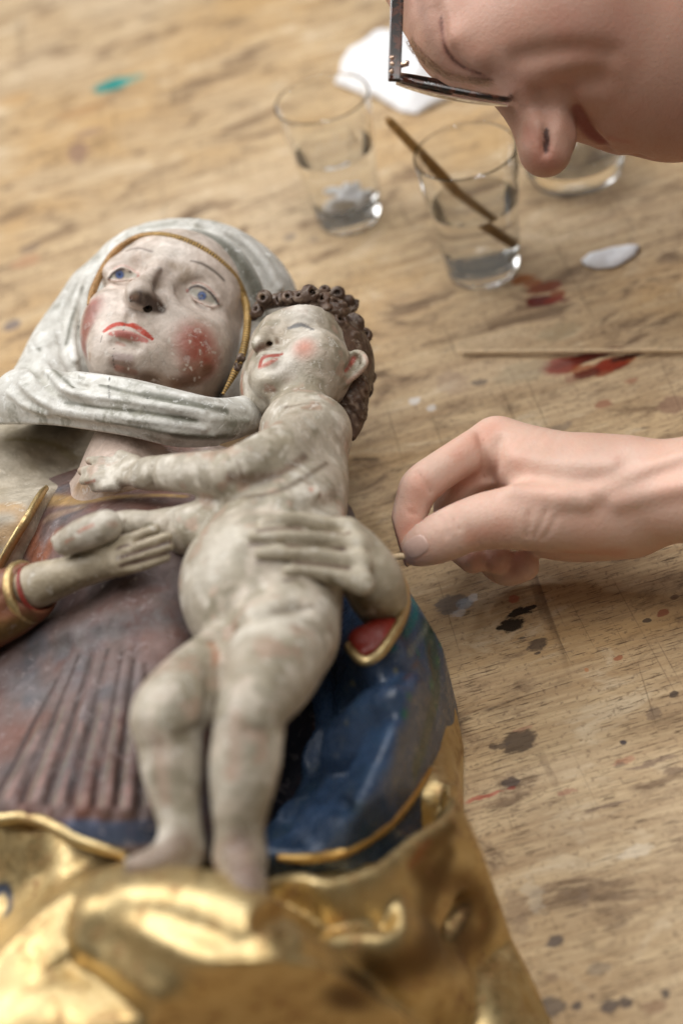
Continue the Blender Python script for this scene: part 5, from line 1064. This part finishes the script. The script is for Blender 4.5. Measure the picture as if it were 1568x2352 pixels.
def eyeglasses():
    A = PD(903, 180, .826); B = PD(1168, 232, .822)
    root = thing('eyeglasses', (A + B) / 2, 'tortoiseshell rimmed glasses worn low on the face of the bending person', 'glasses')
    m_f = NT('tortoiseshell'); c = m_f.coord(); n = m_f.noise(c, 160, 3, .6, .6).outputs[0]
    m_f.l(m_f.mix(m_f.ramp(n, .46, .62), (.012, .008, .007), (.075, .024, .013)), m_f.b.inputs['Base Color']); m_f.b.inputs['Roughness'].default_value = .16; m_f.b.inputs['Coat Weight'].default_value = .4
    e1 = B - A; wlen = np.linalg.norm(e1); e1 /= wlen; e2 = fw + UP * .325 + RT * .30; e2 -= e1 * (e2 @ e1); e2 /= np.linalg.norm(e2); nn = np.cross(e1, e2); nn *= np.sign(nn @ UP)
    hw = wlen / 2; hh = .024
    def rim(cen, s=1):
        pts = []
        for i in range(41):
            a = 2 * math.pi * i / 40; x = math.copysign(abs(math.cos(a)) ** .55, math.cos(a)) * hw; y = math.copysign(abs(math.sin(a)) ** .55, math.sin(a)) * hh
            pts.append((*(cen + e1 * x + e2 * y * s - nn * .0030 * (x / hw) ** 2 * 0), .0019))
        return pts
    c1 = (A + B) / 2 + e2 * hh; c2 = c1 + e2 * (2 * hh + .018) + RT * .016 + UP * .004
    for i, cn in enumerate((c1, c2)):
        v, q = tube(rim(cn), 8, False); mkmesh('rim', v, q, m_f.m, root)
        V = []; Q = []; N = 14
        for side in (0, 1):
            for a in range(N + 1):
                for b in range(N + 1):
                    x, y = 2 * a / N - 1, 2 * b / N - 1; x, y = x * math.sqrt(1 - y * y * .42), y * math.sqrt(1 - x * x * .42)
                    V.append(cn + e1 * x * hw + e2 * y * hh - nn * (.0062 * (1 - .5 * (x * x + y * y)) + .0014 * side))
        M_ = (N + 1) ** 2
        for a in range(N):
            for b in range(N):
                i0 = a * (N + 1) + b; Q.append((i0, i0 + 1, i0 + N + 2, i0 + N + 1)); Q.append((M_ + i0, M_ + i0 + N + 1, M_ + i0 + N + 2, M_ + i0 + 1))
        ring = [a * (N + 1) for a in range(N + 1)] + [N * (N + 1) + b for b in range(1, N + 1)] + [a * (N + 1) + N for a in range(N - 1, -1, -1)] + [b for b in range(N - 1, 0, -1)]
        for a, b in zip(ring, ring[1:] + ring[:1]): Q.append((a, M_ + a, M_ + b, b))
        mkmesh('lens', np.array(V), Q, glass_mat('lens_glass', (.97, .98, .97), 1.45), root)
    v, q = tube([(*(c1 + e2 * hh + e1 * hw * .3), .002), (*(c1 + e2 * (hh + .009) + e1 * hw * .2 + nn * .002), .002), (*(c2 - e2 * hh + e1 * hw * .3), .002)], 8); mkmesh('bridge', v, q, m_f.m, root)
    def bar(P0, P1, w0, w1, th):
        d = P1 - P0; d /= np.linalg.norm(d); sx = np.cross(d, fw); sx /= np.linalg.norm(sx); sy = np.cross(d, sx); V = []
        for p, w in ((P0, w0), (P0 * .97 + P1 * .03, w0 * 1.08), (P1, w1)):
            for a, b in ((-1, -.7), (-.8, -1), (.8, -1), (1, -.7), (1, .7), (.8, 1), (-.8, 1), (-1, .7)): V.append(p + sx * a * w + sy * b * th)
        Q = [(i * 8 + j, i * 8 + (j + 1) % 8, (i + 1) * 8 + (j + 1) % 8, (i + 1) * 8 + j) for i in (0, 1) for j in range(8)] + [tuple(range(7, -1, -1)), tuple(range(16, 24))]
        return np.array(V), Q
    v, q = bar(PD(905, 184, .823), PD(926, -420, .90), .0036, .0038, .0016); t = mkmesh('temple', v, q, m_f.m, root, smooth=False)
    v, q = bar(PD(905, 184, .823) + e2 * (4 * hh + .018) + RT * .03, PD(926, -420, .90) + e2 * (4 * hh + .018) + RT * .03, .0036, .0038, .0016); mkmesh('temple', v, q, m_f.m, root, smooth=False)
    mt = plain('hinge_metal', (.7, .5, .38), .25, 1.)
    for k, (u, v_) in enumerate(((900, 132), (901, 146), (899, 164))):
        cpt = PD(u, v_, .8205); vv, qq = lathe([(.0001, .0008), (.0010, .0006), (.0013, 0), (.0012, -.0006)], 10)
        vv = cpt + vv[:, :1] * RT + vv[:, 1:2] * UP - vv[:, 2:] * fw; mkmesh('rivet', vv, qq, mt, t)
    vv, qq = tube([(*PD(922, 150, .826), .0016), (*PD(934, 146, .828), .0018), (*PD(936, 140, .828), .0012)], 8); mkmesh('hinge', vv, qq, mt, t)
eyeglasses()

# ------------------------------------------------------------------ glasses and small things on the bench
M_GLASS = glass_mat('clear_glass', (.99, .997, .995), 1.40); M_WATER = glass_mat('water', (.99, .99, .985), 1.18)
M_WHITE = plain('white_cotton', (.80, .80, .81), .9, 0, .001, 260, .04, .2); M_STICK = plain('bamboo', (.62, .46, .28), .5, 0, .0003, 500, .2); M_DSTICK = plain('stained_bamboo', (.34, .19, .055), .4, 0, .0003, 400, .3)
def tumbler(cx, cy, rb, rt, h, level, label, rin=None):
    root = thing('drinking_glass', (cx, cy, 0), label, 'glass'); t = .0016; tb = .011
    wall = lambda z: rb + (rt - rb) * z / h
    prof = [(.0005, .0012), (rb * .72, .0014), (rb * .86, .0004), (rb - .001, .0004), (rb, .0018), (wall(.02), .02), (wall(h * .5), h * .5), (wall(h) - .0001, h - .001), (rt - .0008, h), (rt - t, h - .001), (wall(h * .5) - t, h * .5), (wall(tb + .012) - t - .0005, tb + .012), (wall(tb) - t - .002, tb + .003), (rb * .72, tb), (rb * .4, tb - .001), (.0005, tb - .0012)]
    prof = dense(prof); v, q = lathe(prof, 72); q += [tuple(range(71, -1, -1)), tuple(range((len(prof) - 1) * 72, len(prof) * 72))]
    mkmesh('tumbler_body', v + np.array([cx, cy, 0]), q, M_GLASS, root)
    if level:
        e = .0002; w = [(.0005, tb - .0009), (rb * .4, tb - .0008), (rb * .72, tb + e), (wall(tb) - t - .002 + e, tb + .003), (wall(tb + .012) - t - .0005 + e, tb + .012), (wall(level) - t + e, level), (wall(level) - t - .0015, level - .0006), (.0005, level - .0007)]
        w = dense(w); v, q = lathe(w, 72); q += [tuple(range(71, -1, -1)), tuple(range((len(w) - 1) * 72, len(w) * 72))]
        mkmesh('water', v + np.array([cx, cy, 0]), q, M_WATER, root)
    return root
def zfor(base, v):
    lo_, hi_ = 0, .3
    for _ in range(40):
        m = (lo_ + hi_) / 2
        if proj((base[0], base[1], m))[1] > v: lo_ = m
        else: hi_ = m
    return lo_
b1 = P(1111, 617, 0); h1 = zfor(b1, 345); tumbler(b1[0], b1[1], 82 * depth(b1) / F, 121 * depth((*b1[:2], h1)) / F, h1, zfor(b1, 462), 'clear drinking glass half full of water with a brown stick leaning in it')
b2 = P(803, 500, 0); h2 = zfor(b2, 224); tumbler(b2[0], b2[1], 72 * depth(b2) / F, 112 * depth((*b2[:2], h2)) / F, h2, zfor(b2, 340), 'clear drinking glass with a crumpled white wad in its water')
print('glass', b1, h1, b2, h2)
def wad():
    r = 50 * depth(b2) / F; f = Field(b2 + np.array([-.05, -.05, 0]), b2 + np.array([.05, .05, .07]), .0014)
    for _ in range(26):
        a = rng.random() * 6.28; d = rng.random() ** .5 * r * .75; z = .018 + .020 * rng.random() * (1.1 - d / r)
        p = b2 + np.array([math.cos(a) * d, math.sin(a) * d, z]); e = rng.normal(size=3); e /= np.linalg.norm(e)
        f.seg((*p, .0035), (*(p + e * .009), .003), .0015)
    V, Q = f.mesh(1); V = V + .0012 * np.stack([vnoise(V, 260, s) for s in (1, 2, 3)], 1)
    tag(mkmesh('cotton_wad', V, Q, M_WHITE), 'crumpled white cotton wad sunk in the farther drinking glass', 'cotton')
wad()
bt = P(1168, 592, 0) + [0, 0, .014]; tp = P(886, 270, h1 + .024)
v, q = tube([(*tp, .0020), (*(tp * .97 + bt * .03), .0034), (*(tp * .6 + bt * .4), .0046), (*(tp * .3 + bt * .7), .0042), (*bt, .0030)], 12)
tag(mkmesh('wooden_stick', v, q, M_DSTICK), 'brown stained stick leaning in the drinking glass half full of water', 'stick')
p0, p1 = P(1052, 809, .0034), P(2100, 806, .0034)
v, q = tube([(*p0, .0012), (*(p0 * .98 + p1 * .02), .0017), (*((p0 + p1) / 2 + [0, .0008, .0006]), .0018), (*p1, .0017)], 10)
tag(mkmesh('wooden_skewer', v, q, M_STICK), 'long thin pale skewer lying across the red varnish spill', 'skewer')
v, q = tube([U(884, 1283, .088, 7), U(898, 1281, .090, 8), U(924, 1277, .0925, 8), U(965, 1268, .088, 7)], 10)
tag(mkmesh('swab_stick', v, q, M_STICK), 'short pale wooden stick pinched between thumb and index finger', 'stick')
def dish():
    b = P(1322, 400, 0); k = depth(b) / F; r = 112 * k; h = .034
    root = thing('glass_dish', b, 'low clear glass dish of water behind the nose of the person', 'dish')
    prof = [(.0005, .002), (r * .75, .002), (r * .92, .004), (r, .012), (r * 1.02, h), (r * 1.02 - .0012, h + .0008), (r * 1.02 - .0025, h), (r - .0028, .013), (r * .88, .0075), (r * .7, .006), (.0005, .006)]
    prof = dense(prof); v, q = lathe(prof, 72); q += [tuple(range(71, -1, -1)), tuple(range((len(prof) - 1) * 72, len(prof) * 72))]; mkmesh('dish_body', v + b, q, M_GLASS, root)
    w = [(.0005, .0062), (r * .7, .0062), (r * .88, .0077), (r - .0026, .0132), (r * 1.01 - .0024, .022), (.0005, .0216)]
    w = dense(w); v, q = lathe(w, 72); q += [tuple(range(71, -1, -1)), tuple(range((len(w) - 1) * 72, len(w) * 72))]; mkmesh('water', v + b, q, M_WATER, root)
dish()
def cloth(name, poly, zf, label, cat, h=.0022, zs=.04, thick=.002):
    lo, hi = bounds([P(u, v, 0) for u, v in poly], .01); lo[2] = 0; hi[2] = zs; f = Field(lo, hi, h)
    X, Y = np.meshgrid(f.ax[0], f.ax[1], indexing='ij'); pl = poly_sdf([P(u, v, 0) for u, v in poly], X, Y)
    xy = np.stack([X.ravel(), Y.ravel(), 0 * X.ravel()], 1); Z = zf(xy, pl.ravel()).reshape(X.shape); Z3 = f.ax[2][None, None, :]
    d = np.maximum(np.maximum((Z3 - Z[:, :, None]) * .8, pl[:, :, None]), .0006 - Z3); f.d = d.astype(np.float32)
    V, Q = f.mesh(1); tag(mkmesh(name, V, Q, M_WHITE), label, cat)
cloth('paper_towel', [(770, 196), (786, 150), (830, 116), (880, 96), (930, 84), (985, 110), (1020, 160), (1062, 214), (1040, 228), (1000, 246), (955, 268), (925, 264), (850, 222), (800, 206)],
      lambda p, d: .008 + .020 * np.clip(-d / .03, 0, 1) + .008 * vnoise(p, 22, 4) + .004 * vnoise(p, 60, 5), 'crumpled white paper towel behind the drinking glasses', 'paper towel')
cloth('paper_scrap', [(1332, 604), (1352, 588), (1385, 582), (1412, 570), (1440, 566), (1470, 570), (1460, 588), (1436, 606), (1412, 618), (1372, 622), (1345, 616)],
      lambda p, d: .003 + .0025 * np.clip(-d / .006, 0, 1) + .0018 * vnoise(p, 90, 9), 'small white scrap of tissue lying on the bare bench', 'tissue', .0014, .02)
